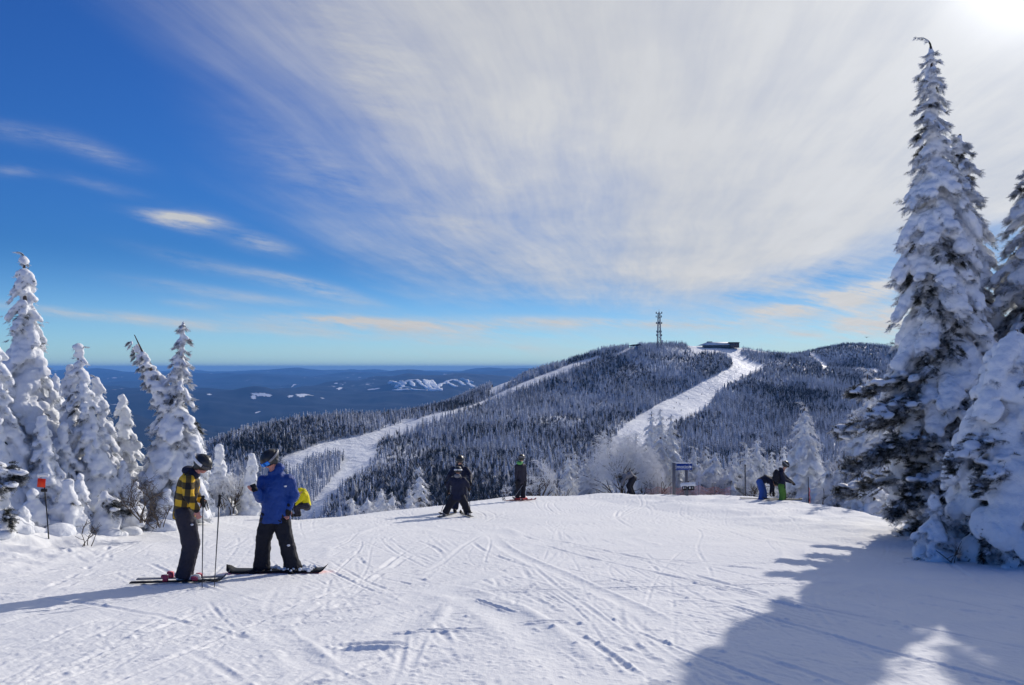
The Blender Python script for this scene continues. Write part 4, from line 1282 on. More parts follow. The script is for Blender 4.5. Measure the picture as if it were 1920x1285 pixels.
def person(label, d, foot, jt, face, k=1.0, voxel=.012, jacket=F_NAVY, pants=F_BLACK, helmet=HELM, strap=GREYP, lens=LENS_D, boots=BLACKP, gloves=BLACKP, skin=SKIN, toe=((1, 0, 0), (1, 0, 0)),
           hood=None, hem=.10, headup=(0, 0, 1), flare=1.0, bulk=1.0, group=None, hemflare=1.0, curl=(.7, .7), strap_z=.02, palm=((0, 0, -1), (0, 0, -1)), strap_r=.015, hairy=False):
    base = pt(foot[0], foot[1], d); base[2] = Zs(base[0], base[1])
    root = tag(empty('person', base), label, 'person', group)
    J = {}
    for q, vv in jt.items():
        dy = vv[2] if len(vv) > 2 else 0.0
        J[q] = pt(vv[0], vv[1], d + dy) - base
    fw = nrm(face); up = nrm(np.asarray(headup, float) - fw * np.dot(headup, fw)); rt = np.cross(fw, up)
    HM_ = np.stack([rt, fw, up], -1)
    lat = nrm(J['shR'] - J['shL']); hc = J['head']
    chest = (J['shL'] + J['shR']) / 2; pel = (J['hipL'] + J['hipR']) / 2
    tdir = nrm(chest - pel); waist = pel * .6 + chest * .4
    bulge = J.get('belly', (chest + pel) / 2)
    spine = [pel - tdir * .05 * k, pel + tdir * .06 * k, bulge, chest - tdir * .07 * k, chest + tdir * .03 * k, J['neck']]
    # body: one continuous surface
    b = MB()
    b.tube(spine, np.array([.14, .15, .13, .17, .13, .05]) * k, 14, ry=np.array([.10, .11, .10, .11, .08, .05]) * k, lat=lat)
    b.bone(J['neck'] - tdir * .03 * k, hc - up * .05 * k, .052 * k, .05 * k)
    b.ell(hc, np.array([.074, .095, .112]) * k, HM_)
    b.ell(hc + fw * .05 * k - up * .07 * k, np.array([.045, .045, .04]) * k, HM_)      # jaw
    b.ell(hc + fw * .100 * k - up * .025 * k, np.array([.014, .022, .026]) * k, HM_)      # nose
    b.ell(hc + fw * .088 * k - up * .065 * k, np.array([.026, .012, .010]) * k, HM_)      # lips
    for s_ in (-1, 1):
        b.ell(hc + rt * s_ * .074 * k - up * .01 * k, np.array([.010, .02, .03]) * k, HM_)
        b.ell(hc + rt * s_ * .032 * k + fw * .086 * k + up * .008 * k, np.array([.014, .01, .010]) * k, HM_)
    for q, S in (('L', -1), ('R', 1)):
        b.bone(J['sh' + q], J['el' + q], .052 * k, .042 * k); b.bone(J['el' + q], J['ha' + q], .040 * k, .028 * k)
        hd = nrm(J['ha' + q] - J['el' + q])
        if q + 'hd' in jt: hd = nrm(jt[q + 'hd'])
        hand(b, J['ha' + q], hd, palm[0 if q == 'L' else 1], k, curl[0 if q == 'L' else 1], S)
        b.bone(J['hip' + q], J['kn' + q], .085 * k, .058 * k); b.bone(J['kn' + q], J['an' + q], .056 * k, .042 * k)
        td = nrm(toe[0 if q == 'L' else 1]); b.bone(J['an' + q] - np.array([0, 0, .02]) * k, J['an' + q] + td * .12 * k - np.array([0, 0, .05]) * k, .04 * k, .032 * k)
    link("body", remesh(b, "body", min(voxel, .008 if k > .9 and voxel < .015 else voxel), 1), root, skin)
    # jacket
    j_ = MB(); hl = pel - tdir * hem * k
    B_ = bulk * k
    j_.tube([hl, hl + tdir * .06 * k, pel + tdir * .05 * k, bulge, chest - tdir * .09 * k, chest + tdir * .0, chest + tdir * .075 * k, J['neck'] + tdir * .045],
            np.array([.208 * hemflare, .200 * hemflare, .185, .178, .200, .175, .105, .085]) * B_, 20, ry=np.array([.14 * hemflare, .145 * hemflare, .145, .145, .15, .13, .09, .075]) * B_, lat=lat)
    for q in 'LR':
        j_.bone(J['sh' + q] - tdir * .02 * k, J['el' + q], .086 * B_, .070 * B_); j_.bone(J['el' + q], J['ha' + q] * .93 + J['el' + q] * .07, .068 * B_, .050 * B_)
    hb = J['neck'] - fw * .05 * k - up * 0
    (j_ if hood is None else (hh := MB())).ell(hb - fw * .03 * k, np.array([.12, .09, .075]) * k, HM_)
    if hood is not None:
        hh.ell(J['neck'] + fw * .01 * k + tdir * .01, np.array([.095, .095, .075]) * k, HM_)
        link("hood", remesh(hh, "hood", voxel, 1, ((.06, .015),)), root, hood)
    link("jacket", remesh(j_, "jacket", voxel, 2, ((.11, .022 * k), (.045, .012 * k))), root, jacket)
    # trousers
    p_ = MB(); p_.ell(pel - tdir * .03, np.array([.15, .13, .13]) * B_, np.stack([lat, np.cross(tdir, lat), tdir], -1))
    for q in 'LR':
        p_.bone(J['hip' + q], J['kn' + q], .128 * B_, .105 * B_)
        an = J['an' + q]; sh = nrm(an - J['kn' + q])
        p_.tube([J['kn' + q], J['kn' + q] * .5 + an * .5, an - sh * .02, an + sh * .035 * k], np.array([.105, .100, .102 * flare, .106 * flare]) * B_, 14)
        p_.ell(J['kn' + q], [.105 * B_] * 3)
    link("trousers", remesh(p_, "trousers", voxel, 2, ((.12, .026 * k), (.05, .012 * k))), root, pants)
    # boots and gloves
    for qi, q in enumerate('LR'):
        td = nrm(toe[qi]); an = J['an' + q]; bt = MB()
        bt.bone(an + np.array([0, 0, .06]) * k, an - np.array([0, 0, .03]) * k, .066 * k, .062 * k)
        bt.bone(an - np.array([0, 0, .045]) * k - td * .05 * k, an + td * .17 * k - np.array([0, 0, .055]) * k, .052 * k, .045 * k)
        link("boot", remesh(bt, "boot", min(voxel, .01), 1, ((.04, .006),)), root, boots[qi] if isinstance(boots, tuple) else boots)
        gm = gloves[qi] if isinstance(gloves, tuple) else gloves
        if gm is not None:
            g = MB(); hd = nrm(jt[q + 'hd']) if q + 'hd' in jt else nrm(J['ha' + q] - J['el' + q])
            hand(g, J['ha' + q], hd, palm[qi], k * 1.28, curl[qi], -1 if q == 'L' else 1)
            g.bone(J['ha' + q] - hd * .05 * k, J['ha' + q] + hd * .03 * k, .045 * k, .04 * k)
            link("glove", remesh(g, "glove", min(voxel, .010), 1), root, gm)
    # helmet, goggles
    h = MB(); h.ell(hc + up * .028 * k - fw * .012 * k, np.array([.122, .145, .120]) * k, HM_)
    for s_ in (-1, 1): h.ell(hc + rt * s_ * .082 * k - up * .035 * k - fw * .015 * k, np.array([.032, .05, .06]) * k, HM_)
    h.ell(hc - fw * .06 * k - up * .02 * k, np.array([.085, .06, .07]) * k, HM_)
    hm_ = link("helmet", remesh(h, "helmet", min(voxel, .010), 2), root, helmet)
    for a0 in (-.03, .03):
        v_ = MB(); v_.box(hc + up * .137 * k + rt * a0 * k - fw * .0 * k, np.array([.018, .06, .006]) * k, HM_); v_.build("vent", BLACKP, hm_)
    go = MB(); th = np.linspace(R(-62), R(62), 13)
    ring_ = [hc + fw * math.cos(a) * .132 * k + rt * math.sin(a) * .106 * k + up * (.008 + strap_z * 0) * k for a in th]
    go.tube(ring_, .014 * k, 8, ry=.034 * k, lat=rt)
    gg = link("goggles", remesh(go, "goggles", .007, 1), root, lens)
    st = MB(); th = np.linspace(R(60), R(300), 25)
    st.tube([hc + fw * (math.cos(a) * .161 - .012) * k + rt * math.sin(a) * .134 * k + up * (.015 + strap_z * (1 - math.cos(a)) / 1.0) * k for a in th], .004 * k, 8, ry=strap_r * k, lat=rt)
    # strap stands up along the helmet side: build as a band
    me = st.mesh("strap"); link("strap", me, gg, strap, True)
    if hairy:
        ha = MB(); ha.ell(hc - fw * .055 * k - up * .09 * k, np.array([.07, .05, .08]) * k, HM_); link("hair", remesh(ha, "hair", .01, 1, ((.03, .012),)), root, HAIR)
    return root, base, J


def ski_pole(label, top, foot, mat=ALU, grip=BLACKP, strap=True, k=1.0, group=None):
    top = np.asarray(top, float); foot = np.asarray(foot, float); di = nrm(top - foot)
    root = tag(empty('ski_pole', foot), label, 'ski pole', group); t_ = top - foot
    MB().tube([di * -.03, t_ * .5, t_ - di * .1], [.005 * k, .0075 * k, .009 * k], 8).build("shaft", mat, root, True)
    g = MB(); g.tube([t_ - di * .13, t_ - di * .08, t_ - di * .02, t_], [.013 * k, .017 * k, .015 * k, .02 * k], 10); g.ell(t_, [.021 * k] * 3); g.build("grip", grip, root, True)
    bk = MB(); n_ = 16; a = nrm(np.cross(di, [0, 1, .2])); b_ = np.cross(di, a)
    bk.tube([di * .05 + (a * math.cos(i * 6.283 / n_) + b_ * math.sin(i * 6.283 / n_)) * .045 * k for i in range(n_ + 1)], .006 * k, 6)
    for i in range(4): bk.tube([di * .05, di * .05 + (a * math.cos(i * 1.571) + b_ * math.sin(i * 1.571)) * .045 * k], .004 * k, 5)
    bk.build("basket", grip, root)
    if strap:
        s_ = MB(); s_.tube([t_ - di * .02, t_ + np.array([.05, -.02, -.04]), t_ + np.array([.075, -.02, -.15]), t_ + np.array([.05, -.02, -.17]), t_ + np.array([.02, -.01, -.08]), t_ - di * .03], .004, 6, ry=.012); s_.build("strap", grip, root)
    return root


def plank(name, label, centre, heading, length, width, mat, base_mat, tip=.09, twin=False, cat='ski', group=None, tail=.35, binding=None, bpos=(0,), slope=True, k=1.0, blen=.30):
    """a ski or snowboard lying on the snow"""
    h = np.array([math.sin(heading), math.cos(heading), 0]); c = np.asarray(centre, float)
    g1 = c + h * length * .35; g0 = c - h * length * .35
    sl_ = (Zs(g1[0], g1[1]) - Zs(g0[0], g0[1])) / (length * .7)
    f = nrm(h + np.array([0, 0, sl_])); lt = nrm(np.cross(f, [0, 0, 1])); up = np.cross(lt, f)
    c = c.copy(); c[2] = Zs(c[0], c[1]) + .022
    root = tag(empty(name, c), label, cat, group)
    s = np.linspace(-.5, .5, 41) * length; W = []
    for q in s:
        e = abs(q) / (length / 2); wd = width * (.40 + .12 * e ** 2)
        endp = q > 0 or twin
        if e > .9: wd *= math.sqrt(max(0, 1 - ((e - .9) / .1) ** 2)) * .97 + .03 if endp else 1
        lift = tip * max(0, (e - .84) / .16) ** 2 if endp else 0.0
        W.append((q, wd, lift))
    V = []
    for q, wd, lf in W:
        for (a, z) in ((-1, 0), (1, 0), (1, .012), (-1, .012)): V.append(f * q + lt * a * wd + up * (lf + z))
    n_ = len(W); Qb, Qt = [], []
    for i in range(n_ - 1):
        o_ = i * 4
        Qb += [[o_, o_ + 1, o_ + 5, o_ + 4]]; Qt += [[o_ + 1, o_ + 2, o_ + 6, o_ + 5], [o_ + 2, o_ + 3, o_ + 7, o_ + 6], [o_ + 3, o_, o_ + 4, o_ + 7]]
    Qt += [[0, 3, 2, 1], [(n_ - 1) * 4, (n_ - 1) * 4 + 1, (n_ - 1) * 4 + 2, (n_ - 1) * 4 + 3]]
    me = np_mesh("deck", np.array(V), np.array(Qb + Qt), [1] * len(Qb) + [0] * len(Qt)); link("deck", me, root, [mat, base_mat])
    if binding is not None:
        for b0 in bpos:
            if cat == 'ski':
                for (o_, hh_) in ((b0 + blen * .5, .035), (b0 - blen * .5, .07)):
                    m2 = MB(); m2.box(f * o_ + up * (.012 + hh_ / 2), (.06, .055, hh_), np.stack([f, lt, up], -1)); m2.box(f * (o_ - .02) + up * (.012 + hh_ * .9), (.06, .045, .03), np.stack([f, lt, up], -1)); m2.build("binding", binding, root)
            else:
                m2 = MB(); m2.box(f * b0 + up * .022, (.13, .24, .02), np.stack([f, lt, up], -1)); m2.box(f * b0 - lt * .10 + up * .06, (.10, .02, .09), np.stack([f, lt, up], -1)); m2.tube([f * b0 - lt * .0 + up * .03 + f * .07, f * b0 - lt * .04 + up * .14, f * b0 - lt * .0 + up * .03 - f * .07], .012, 6); m2.build("binding", binding, root)
    return root


def gpt(px, py):
    """a point on the near slope"""
    r_ = ray(px, py); r_ = r_ / r_[1]; t = np.arange(3, 60, .02); z = EYE + r_[2] * t - Z(r_[0] * t, t); i = np.where(z < 0)[0]
    t = t[i[0]] if len(i) else EYE / -(r_[2] + .11)
    return np.array([r_[0] * t, t, Zs(r_[0] * t, t)])


# skier in the plaid jacket
pr1, pb1, _ = person("person in a black-and-yellow plaid jacket on skis, leaning over two planted poles", 10.15, (350, 1087),
       dict(head=(380, 871, 0), neck=(362, 889, 0), shL=(357, 898, .18), shR=(353, 899, -.16), elL=(366, 930, .22), haL=(377, 938, .16), elR=(353, 929, -.22), haR=(369, 957, -.20),
            hipL=(346, 962, .09), hipR=(345, 962, -.09), knL=(361, 1020, .10), knR=(357, 1022, -.08), anL=(348, 1076, .10), anR=(344, 1078, -.08), belly=(349, 930, 0), Rhd=(.25, 0, -1)),
       (.80, -.25, -.50), k=.92, voxel=.011, jacket=F_PLAID, pants=F_CHAR, strap=WHITEP, boots=WHITEP, gloves=(BLACKP, None), skin=SKINC, toe=((1, .15, 0), (1, .15, 0)), hood=F_NAVY, hem=.08,
       bulk=1.04, headup=(.2, 0, 1), flare=1.0, curl=(1.1, .9), strap_z=.022, strap_r=.022, palm=((0, -1, 0), (0, 1, 0)), hairy=True)
ski_pole("left of two ski poles planted in front of the plaid-jacketed skier", pt(381, 932, 9.75), pt(379, 1098, 9.62))
ski_pole("right of two ski poles planted before the plaid-jacketed skier, tilting away", pt(412, 930, 9.72), pt(402, 1097, 9.64))
plank("ski", "nearer ski under the plaid-jacketed skier's boots, with a red-pink binding", pt(335, 1089, 9.98), R(80), 1.16, .078, BLACKP, BLACKP, cat='ski', binding=PINK, bpos=(.02,), blen=.36)
plank("ski", "farther ski under the plaid-jacketed skier's boots, mostly hidden by the near one", pt(345, 1082, 10.28), R(80), 1.16, .078, GREYP, BLACKP, cat='ski', binding=PINK, bpos=(.02,), blen=.36)

# snowboarder in blue
pr2, pb2, _ = person("person in a bright blue jacket on a snowboard, looking down at a phone", 10.9, (520, 1072),
       dict(head=(506, 862, -.02), neck=(513, 886, .0), shL=(493, 899, .02), shR=(541, 897, .02), elL=(488, 934, -.05), haL=(480, 920, -.30), elR=(551, 928, .04), haR=(541, 954, -.04),
            hipL=(507, 965, 0), hipR=(525, 965, 0), knL=(494, 1012, -.02), knR=(537, 1016, -.04), anL=(491, 1062, 0), anR=(549, 1064, 0), Lhd=(-.45, -.55, .15), Rhd=(-.2, -.2, -1)),
       (-.55, -.55, -.62), k=1.0, voxel=.011, jacket=F_BLUE, pants=F_BLACK, strap=GREYP, lens=LENS_B, boots=BLACKP, gloves=(None, BLACKP), skin=SKINC, toe=((-.55, -.8, 0), (.15, -1, 0)),
       hem=.11, bulk=1.04, headup=(-.1, 0, 1), flare=1.12, curl=(.8, .5), palm=((.2, -.2, 1), (.3, -1, 0)), strap_z=.012, strap_r=.016)
ph = MB(); pb = pt(476, 915, 10.52); ph.box((0, 0, 0), (.075, .15, .009), Matrix.Rotation(R(35), 3, 'X') @ Matrix.Rotation(R(30), 3, 'Z')); phn = ph.build("phone", BLACKP); phn.location = pb
tag(phn, "dark phone held in the blue-jacketed snowboarder's bare hand", 'phone')
sb = plank("snowboard", "dark snowboard with a red-pink nose and tail under the blue-jacketed rider", pt(520, 1072, 10.86), R(88), 1.40, .27, BLACKP, PINK, tip=.085, twin=True, cat='snowboard', binding=BLACKP, bpos=(-.22, .22))
sn = MB()
for _ in range(46): sn.ell([random.uniform(-.1, .55), random.uniform(-.12, .10), .03 + random.uniform(0, .02)], [random.uniform(.012, .035)] * 3)
link("snow_clods", remesh(sn, "snow_clods", .008, 0), sb, M_SNOW)

for rt_, bs_, pp_, w_ in ((pr1, pb1, pt(360, 984, 9.98), .03), (pr2, pb2, pt(541, 1023, 10.74), .035), (pr2, pb2, pt(535, 912, 10.72), .03)):
    m2 = MB(); m2.ell((pp_ - bs_), (w_ * .7, .012, w_ * .45)); m2.build("badge", F_WHITE, rt_)
# child learning and the adult behind
_, cb, cj = person("child in a dark navy jacket seen from behind, legs spread on skis", 20.6, (856, 966),
       dict(head=(859, 882, 0), neck=(858, 893, 0), shL=(848, 899, 0), shR=(869, 899, 0), elL=(840, 908, .05), haL=(841, 921, .12), elR=(876, 908, .05), haR=(879, 915, .12),
            hipL=(852, 931, 0), hipR=(864, 931, 0), knL=(843, 947, -.02), knR=(872, 947, -.02), anL=(836, 960, 0), anR=(877, 961, 0), Lhd=(0, .7, -.5), Rhd=(0, .7, -.5)),
       (0, .97, -.2), k=.80, voxel=.014, jacket=F_NAVY, pants=F_BLACK, strap=WHITEP, boots=GREYP, toe=((-.1, 1, 0), (.1, 1, 0)), hood=F_GREY, hem=.10, bulk=1.18, hemflare=1.12, strap_z=-.005, strap_r=.024)
ski_pole("ski pole slanting out at the navy-clad child's left side", pt(841, 921, 20.7), pt(825, 966, 20.4), k=1.2, strap=False)
ski_pole("upright ski pole at the navy-clad child's right side", pt(879, 913, 20.7), pt(882, 965, 20.45), k=1.2, strap=False)
plank("ski", "left ski of the navy-clad child, toed in", pt(839, 962, 20.8), R(18), 1.2, .09, BLACKP, BLACKP, cat='ski', binding=GREYP, bpos=(-.1,), blen=.28)
plank("ski", "right ski of the navy-clad child, toed in", pt(874, 963, 20.75), R(-18), 1.2, .09, BLACKP, BLACKP, cat='ski', binding=GREYP, bpos=(-.1,), blen=.28)
person("adult in dark blue with arms spread, mostly hidden behind the navy-clad child", 22.1, (862, 957),
       dict(head=(862, 863, 0), neck=(862, 874, 0), shL=(851, 879, 0), shR=(873, 879, 0), elL=(842, 893, -.1), haL=(838, 902, -.5), elR=(882, 892, -.1), haR=(882, 903, -.5),
            hipL=(857, 916, 0), hipR=(868, 916, 0), knL=(855, 935, 0), knR=(870, 935, 0), anL=(853, 952, 0), anR=(873, 952, 0)),
       (0, -.95, -.3), k=1.0, voxel=.016, jacket=F_NAVY, pants=F_NAVY, strap=GREYP, toe=((0, -1, 0), (0, -1, 0)), hem=.08)

# lone skier
person("person in dark clothes with a lime-green hood on skis, standing alone on the crest", 27.2, (975, 938),
       dict(head=(978, 859, 0), neck=(976, 868, 0), shL=(969, 873, -.05), shR=(983, 873, .1), elL=(967, 889, -.1), haL=(968, 903, -.15), elR=(985, 889, .1), haR=(985, 904, .05),
            hipL=(972, 903, -.05), hipR=(981, 903, .08), knL=(971, 918, -.05), knR=(981, 918, .08), anL=(970, 932, -.05), anR=(981, 932, .08)),
       (.55, .8, -.05), k=.96, voxel=.016, jacket=F_CHAR, pants=F_BLACK, boots=RED, toe=((.6, .8, 0), (.6, .8, 0)), hood=GREENP, hem=.08, bulk=.85, strap=GREYP)
ski_pole("slanting ski pole trailing behind the lone dark skier", pt(968, 902, 27.0), pt(943, 938, 26.4), k=1.4, strap=False, mat=GREYP)
ski_pole("shorter-looking ski pole by the lone dark skier's red boots", pt(984, 904, 27.2), pt(962, 936, 26.9), k=1.4, strap=False, mat=GREYP)
plank("ski", "nearer red ski of the lone dark skier", pt(973, 938, 27.0), R(62), 1.05, .10, DRED, DRED, cat='ski', binding=DRED, bpos=(0,), tip=.06)
plank("ski", "farther red ski of the lone dark skier", pt(981, 935, 27.4), R(62), 1.05, .10, DRED, DRED, cat='ski', binding=DRED, bpos=(0,), tip=.06)

# the pair at the right end of the crest
person("person in blue trousers and a dark jacket bending double over the skis", 25.6, (1431, 944),
       dict(head=(1455, 906, 0), neck=(1450, 902, 0), shL=(1445, 899, .15), shR=(1445, 900, -.12), elL=(1449, 912, .15), haL=(1450, 922, .1), elR=(1447, 911, -.15), haR=(1445, 922, -.12),
            hipL=(1426, 903, .09), hipR=(1425, 904, -.09), knL=(1433, 922, .10), knR=(1429, 924, -.10), anL=(1433, 939, .12), anR=(1426, 939, -.08), belly=(1436, 897, 0)),
       (.55, 0, -.85), k=.92, voxel=.015, jacket=F_NAVY, pants=F_PBLUE, toe=((1, -.2, 0), (1, -.2, 0)), hem=.05, bulk=.95, headup=(.8, 0, .5))
person("person in green trousers and a dark jacket looking down beside the bending one", 25.2, (1467, 948),
       dict(head=(1473, 872, 0), neck=(1468, 883, 0), shL=(1466, 887, .17), shR=(1464, 888, -.15), elL=(1476, 898, .18), haL=(1484, 903, .1), elR=(1471, 900, -.17), haR=(1481, 904, -.15),
            hipL=(1467, 912, .08), hipR=(1465, 912, -.08), knL=(1469, 926, .08), knR=(1466, 927, -.08), anL=(1469, 941, .10), anR=(1465, 942, -.09)),
       (.75, -.1, -.55), k=.90, voxel=.015, jacket=F_NAVY, pants=F_GREEN, strap=GREYP, toe=((1, -.1, 0), (1, -.1, 0)), hem=.07, bulk=.92, flare=1.1, strap_r=.02)
bp = MB(); pb = pt(1456, 893, 25.1); bp.ell((0, 0, 0), (.12, .14, .22)); bp.ell((-.05, 0, -.06), (.09, .12, .12))
bk_ = link("backpack", remesh(bp, "backpack", .015, 1, ((.08, .03),)), None, F_BLACK); bk_.location = pb
tag(bk_, "black backpack on the green-trousered person's back", 'backpack')
plank("ski", "ski lying flat on the snow in front of the bending person's boots", pt(1432, 944, 25.6), R(84), 1.6, .10, BLACKP, BLACKP, cat='ski')
plank("snowboard", "dark snowboard under the green-trousered person", pt(1467, 948, 25.2), R(86), 1.3, .26, BLACKP, BLACKP, tip=.06, twin=True, cat='snowboard')

# bending person by the big bush
person("person in a pale grey jacket bending far forward by the big frosted bush", 32.4, (1184, 931),
       dict(head=(1166, 901, 0), neck=(1170, 896, 0), shL=(1173, 892, -.15), shR=(1173, 893, .15), elL=(1168, 903, -.2), haL=(1166, 911, -.2), elR=(1169, 903, .2), haR=(1168, 911, .2),
            hipL=(1187, 897, -.09), hipR=(1188, 897, .09), knL=(1178, 911, -.1), knR=(1182, 912, .1), anL=(1184, 926, -.1), anR=(1187, 926, .1), belly=(1181, 889, 0)),
       (-.7, 0, -.7), k=.94, voxel=.018, jacket=F_GREY, pants=F_BLACK, toe=((-1, 0, 0), (-1, 0, 0)), hem=.04, headup=(-.7, 0, .6), helmet=HELM)
# the figure in yellow half hidden behind the snowboarder
person("person in a bright yellow jacket crouching half hidden behind the blue-jacketed rider", 20.4, (566, 966),
       dict(head=(549, 921, 0), neck=(559, 922, 0), shL=(569, 925, -.12), shR=(571, 925, .14), elL=(563, 938, -.16), haL=(554, 946, -.16), elR=(564, 938, .18), haR=(555, 946, .16),
            hipL=(575, 949, -.08), hipR=(576, 949, .08), knL=(555, 948, -.1), knR=(556, 948, .1), anL=(558, 963, -.1), anR=(559, 963, .1)),
       (-.8, -.1, -.5), k=.86, voxel=.015, jacket=F_YEL, pants=F_CHAR, toe=((-1, 0, 0), (-1, 0, 0)), hem=.02, bulk=.9)


# ------------------------------------------------------------------ signs, poles, fence
def base_at(px, d): X = (px - 960) / F_PX * d; return np.array([X, d, Zs(X, d)])


GREY_STEEL = simple("grey_sign_post", (.16, .16, .18), .6); SBLUE = simple("blue_sign_face", (.01, .05, .28), .5); SWHITE = simple("sign_lettering", (.75, .77, .8), .6)
ds = 31.5; b0 = base_at(1262, ds); b0[2] -= .3; sg = tag(empty("trail_sign", b0), "blue trail sign on two grey posts beside the big frosted bush", 'sign')
s_ = ds / F_PX; z_ = lambda py: pt(0, py, ds)[2] - b0[2]
MB().box((0, 0, z_(868) / 2), (5.0 * s_, .10, z_(868))).build("post", GREY_STEEL, sg)
MB().box((24.5 * s_, .12, z_(881) / 2), (4.6 * s_, .10, z_(881))).build("post", GREY_STEEL, sg)
pn = MB().box((17 * s_, 0, z_(875.5)), (34 * s_, .05, 12.0 * s_)).build("panel", SBLUE, sg)
for xx in (4.0, 28.4): MB().box((xx * s_, -.028, z_(875.5)), (.35 * s_, .006, 11.4 * s_)).build("divider", SWHITE, pn)


def text_mesh(txt, size, mat, parent, loc, name="lettering"):
    cu = bpy.data.curves.new("t", 'FONT'); cu.body = txt; cu.size = size; cu.extrude = .004; cu.align_x = 'CENTER'; cu.align_y = 'CENTER'
    t_ = bpy.data.objects.new("t", cu); COL.objects.link(t_); bpy.context.view_layer.update()
    me_ = bpy.data.meshes.new_from_object(t_.evaluated_get(bpy.context.evaluated_depsgraph_get())); bpy.data.objects.remove(t_)
    o = link(name, me_, parent, mat); o.location = loc; o.rotation_euler = (R(90), 0, 0); return o


text_mesh("Emotion", .20, SWHITE, pn, (16 * s_, -.034, z_(875.4)))
for xx in (1.4, 31.0):
    st = MB(); c = np.array([xx * s_, -.034, z_(875.5)]); pts_ = []
    for i in range(10): a = i * .6283 + 1.5708; r_ = (.062 if i % 2 == 0 else .026); pts_.append(c + [math.cos(a) * r_, 0, math.sin(a) * r_])
    st.add(np.array([c] + pts_), T=[[0, 1 + i, 1 + (i + 1) % 10] for i in range(10)]); st.build("emblem", SWHITE, pn)
sc2 = MB(); sc2.tube([np.array([x_ * s_, 0, z_(868.5) + .02 * math.sin(x_)]) for x_ in np.linspace(0, 33, 12)], .025, 8, ry=.04); link("snow_cap", remesh(sc2, "snow_cap", .02, 1, ((.1, .03),)), sg, M_SNOW_FAR)
b1 = base_at(1287, ds - .6); b1[2] -= .3; s2 = tag(empty("notice_board", b1), "low pair of black notice boards with snow on top under the blue sign", 'notice board')
z_ = lambda py: pt(0, py, ds - .6)[2] - b1[2]
MB().box((-.0, 0, z_(906) / 2), (4 * s_, .08, z_(906))).build("post", GREY_STEEL, s2)
for xx, w_ in ((-6, 8), (6, 11)):
    pb_ = MB().box((xx * s_, -.07, z_(915)), (w_ * s_, .04, 7.5 * s_)).build("board", BLACKP, s2)
    for q in range(2): MB().box((xx * s_ + (q - .5) * w_ * s_ * .45, -.095, z_(915) + .02), (w_ * s_ * .22, .006, 4 * s_)).build("notice", GREYP if q else WHITEP, pb_)
sc3 = MB(); sc3.tube([np.array([x_ * s_, -.05, z_(908.5) + .015 * x_ / 10]) for x_ in np.linspace(-13, 14, 9)], .09, 8, ry=.05); link("snow_cap", remesh(sc3, "snow_cap", .025, 1, ((.1, .03),)), s2, M_SNOW_FAR)

ORANGE = simple("faded_orange_netting", (.55, .30, .27), .7); POLE_D = simple("dark_slim_pole", (.05, .05, .06), .6); ORED, n_, b_ = material("orange_red_plastic")
b_.inputs['Base Color'].default_value = (.75, .07, .015, 1); b_.inputs['Roughness'].default_value = .5
tr_ = n_.node('ShaderNodeBsdfTranslucent'); tr_.inputs[0].default_value = (.9, .10, .02, 1); mx_ = n_.node('ShaderNodeMixShader'); mx_.inputs[0].default_value = .35
n_.L.new(b_.outputs[0], mx_.inputs[1]); n_.L.new(tr_.outputs[0], mx_.inputs[2]); n_.L.new(mx_.outputs[0], [q for q in n_.N if q.type == 'OUTPUT_MATERIAL'][0].inputs[0])
fx = [(1208, 33.4), (1232, 33.2), (1256, 33.0), (1282, 32.8), (1308, 32.6), (1338, 32.4), (1368, 32.2)]
fr_ = base_at(fx[0][0], fx[0][1]); fn = tag(empty("net_fence", fr_), "sagging faded orange net fence along the crest behind the blue sign", 'fence')
P_ = [base_at(*q) - fr_ for q in fx]
for q in P_: MB().tube([q + [0, 0, -.3], q + [0, 0, .7]], .014, 6).build("post", GREYP, fn)
nt_ = MB()
for a, b_ in zip(P_[:-1], P_[1:]):
    for i in range(7):
        zz_ = .15 + .065 * i; nt_.tube([a + [0, 0, zz_], (a + b_) / 2 + [0, 0, zz_ - .12 - .03 * (i % 3)], b_ + [0, 0, zz_]], .006 if i not in (0, 6) else .012, 4, cap=False)
    for f_ in np.linspace(0, 1, 16):
        q = a * (1 - f_) + b_ * f_; sag = .13 * math.sin(f_ * 3.14); nt_.tube([q + [0, 0, .15 - sag], q + [0, 0, .54 - sag]], .005, 4, cap=False)
nt_.build("net", ORANGE, fn)
bq = base_at(1395, 30.0); pq = tag(empty("marker_pole", bq), "thin dark pole standing alone between the blue sign and the bending skier", 'pole')
MB().tube([[0, 0, -.3], [0, 0, (930 - 872) * 30 / F_PX]], [.03, .022], 8).build("shaft", POLE_D, pq)
MB().ell([0, 0, (930 - 872) * 30 / F_PX], [.035] * 3).build("cap", POLE_D, pq)
bq = base_at(1513, 25.5); pq = tag(empty("marker_pole", bq), "slim pole with orange ribbons near the slope edge right of the green trousers", 'pole')
hh_ = (945 - 893) * 25.5 / F_PX
MB().tube([[0, 0, -.3], [-.01, 0, hh_]], [.018, .012], 8).build("shaft", BLACKP, pq)
for zz_, L_ in ((hh_ * .42, .26), (hh_ * .62, .18), (hh_ * .2, .14)):
    r_ = MB(); r_.tube([[0, -.02, zz_], [.035, -.03, zz_ - L_ * .5], [.015, -.03, zz_ - L_]], .004, 6, ry=.028); r_.build("ribbon", ORED, pq)
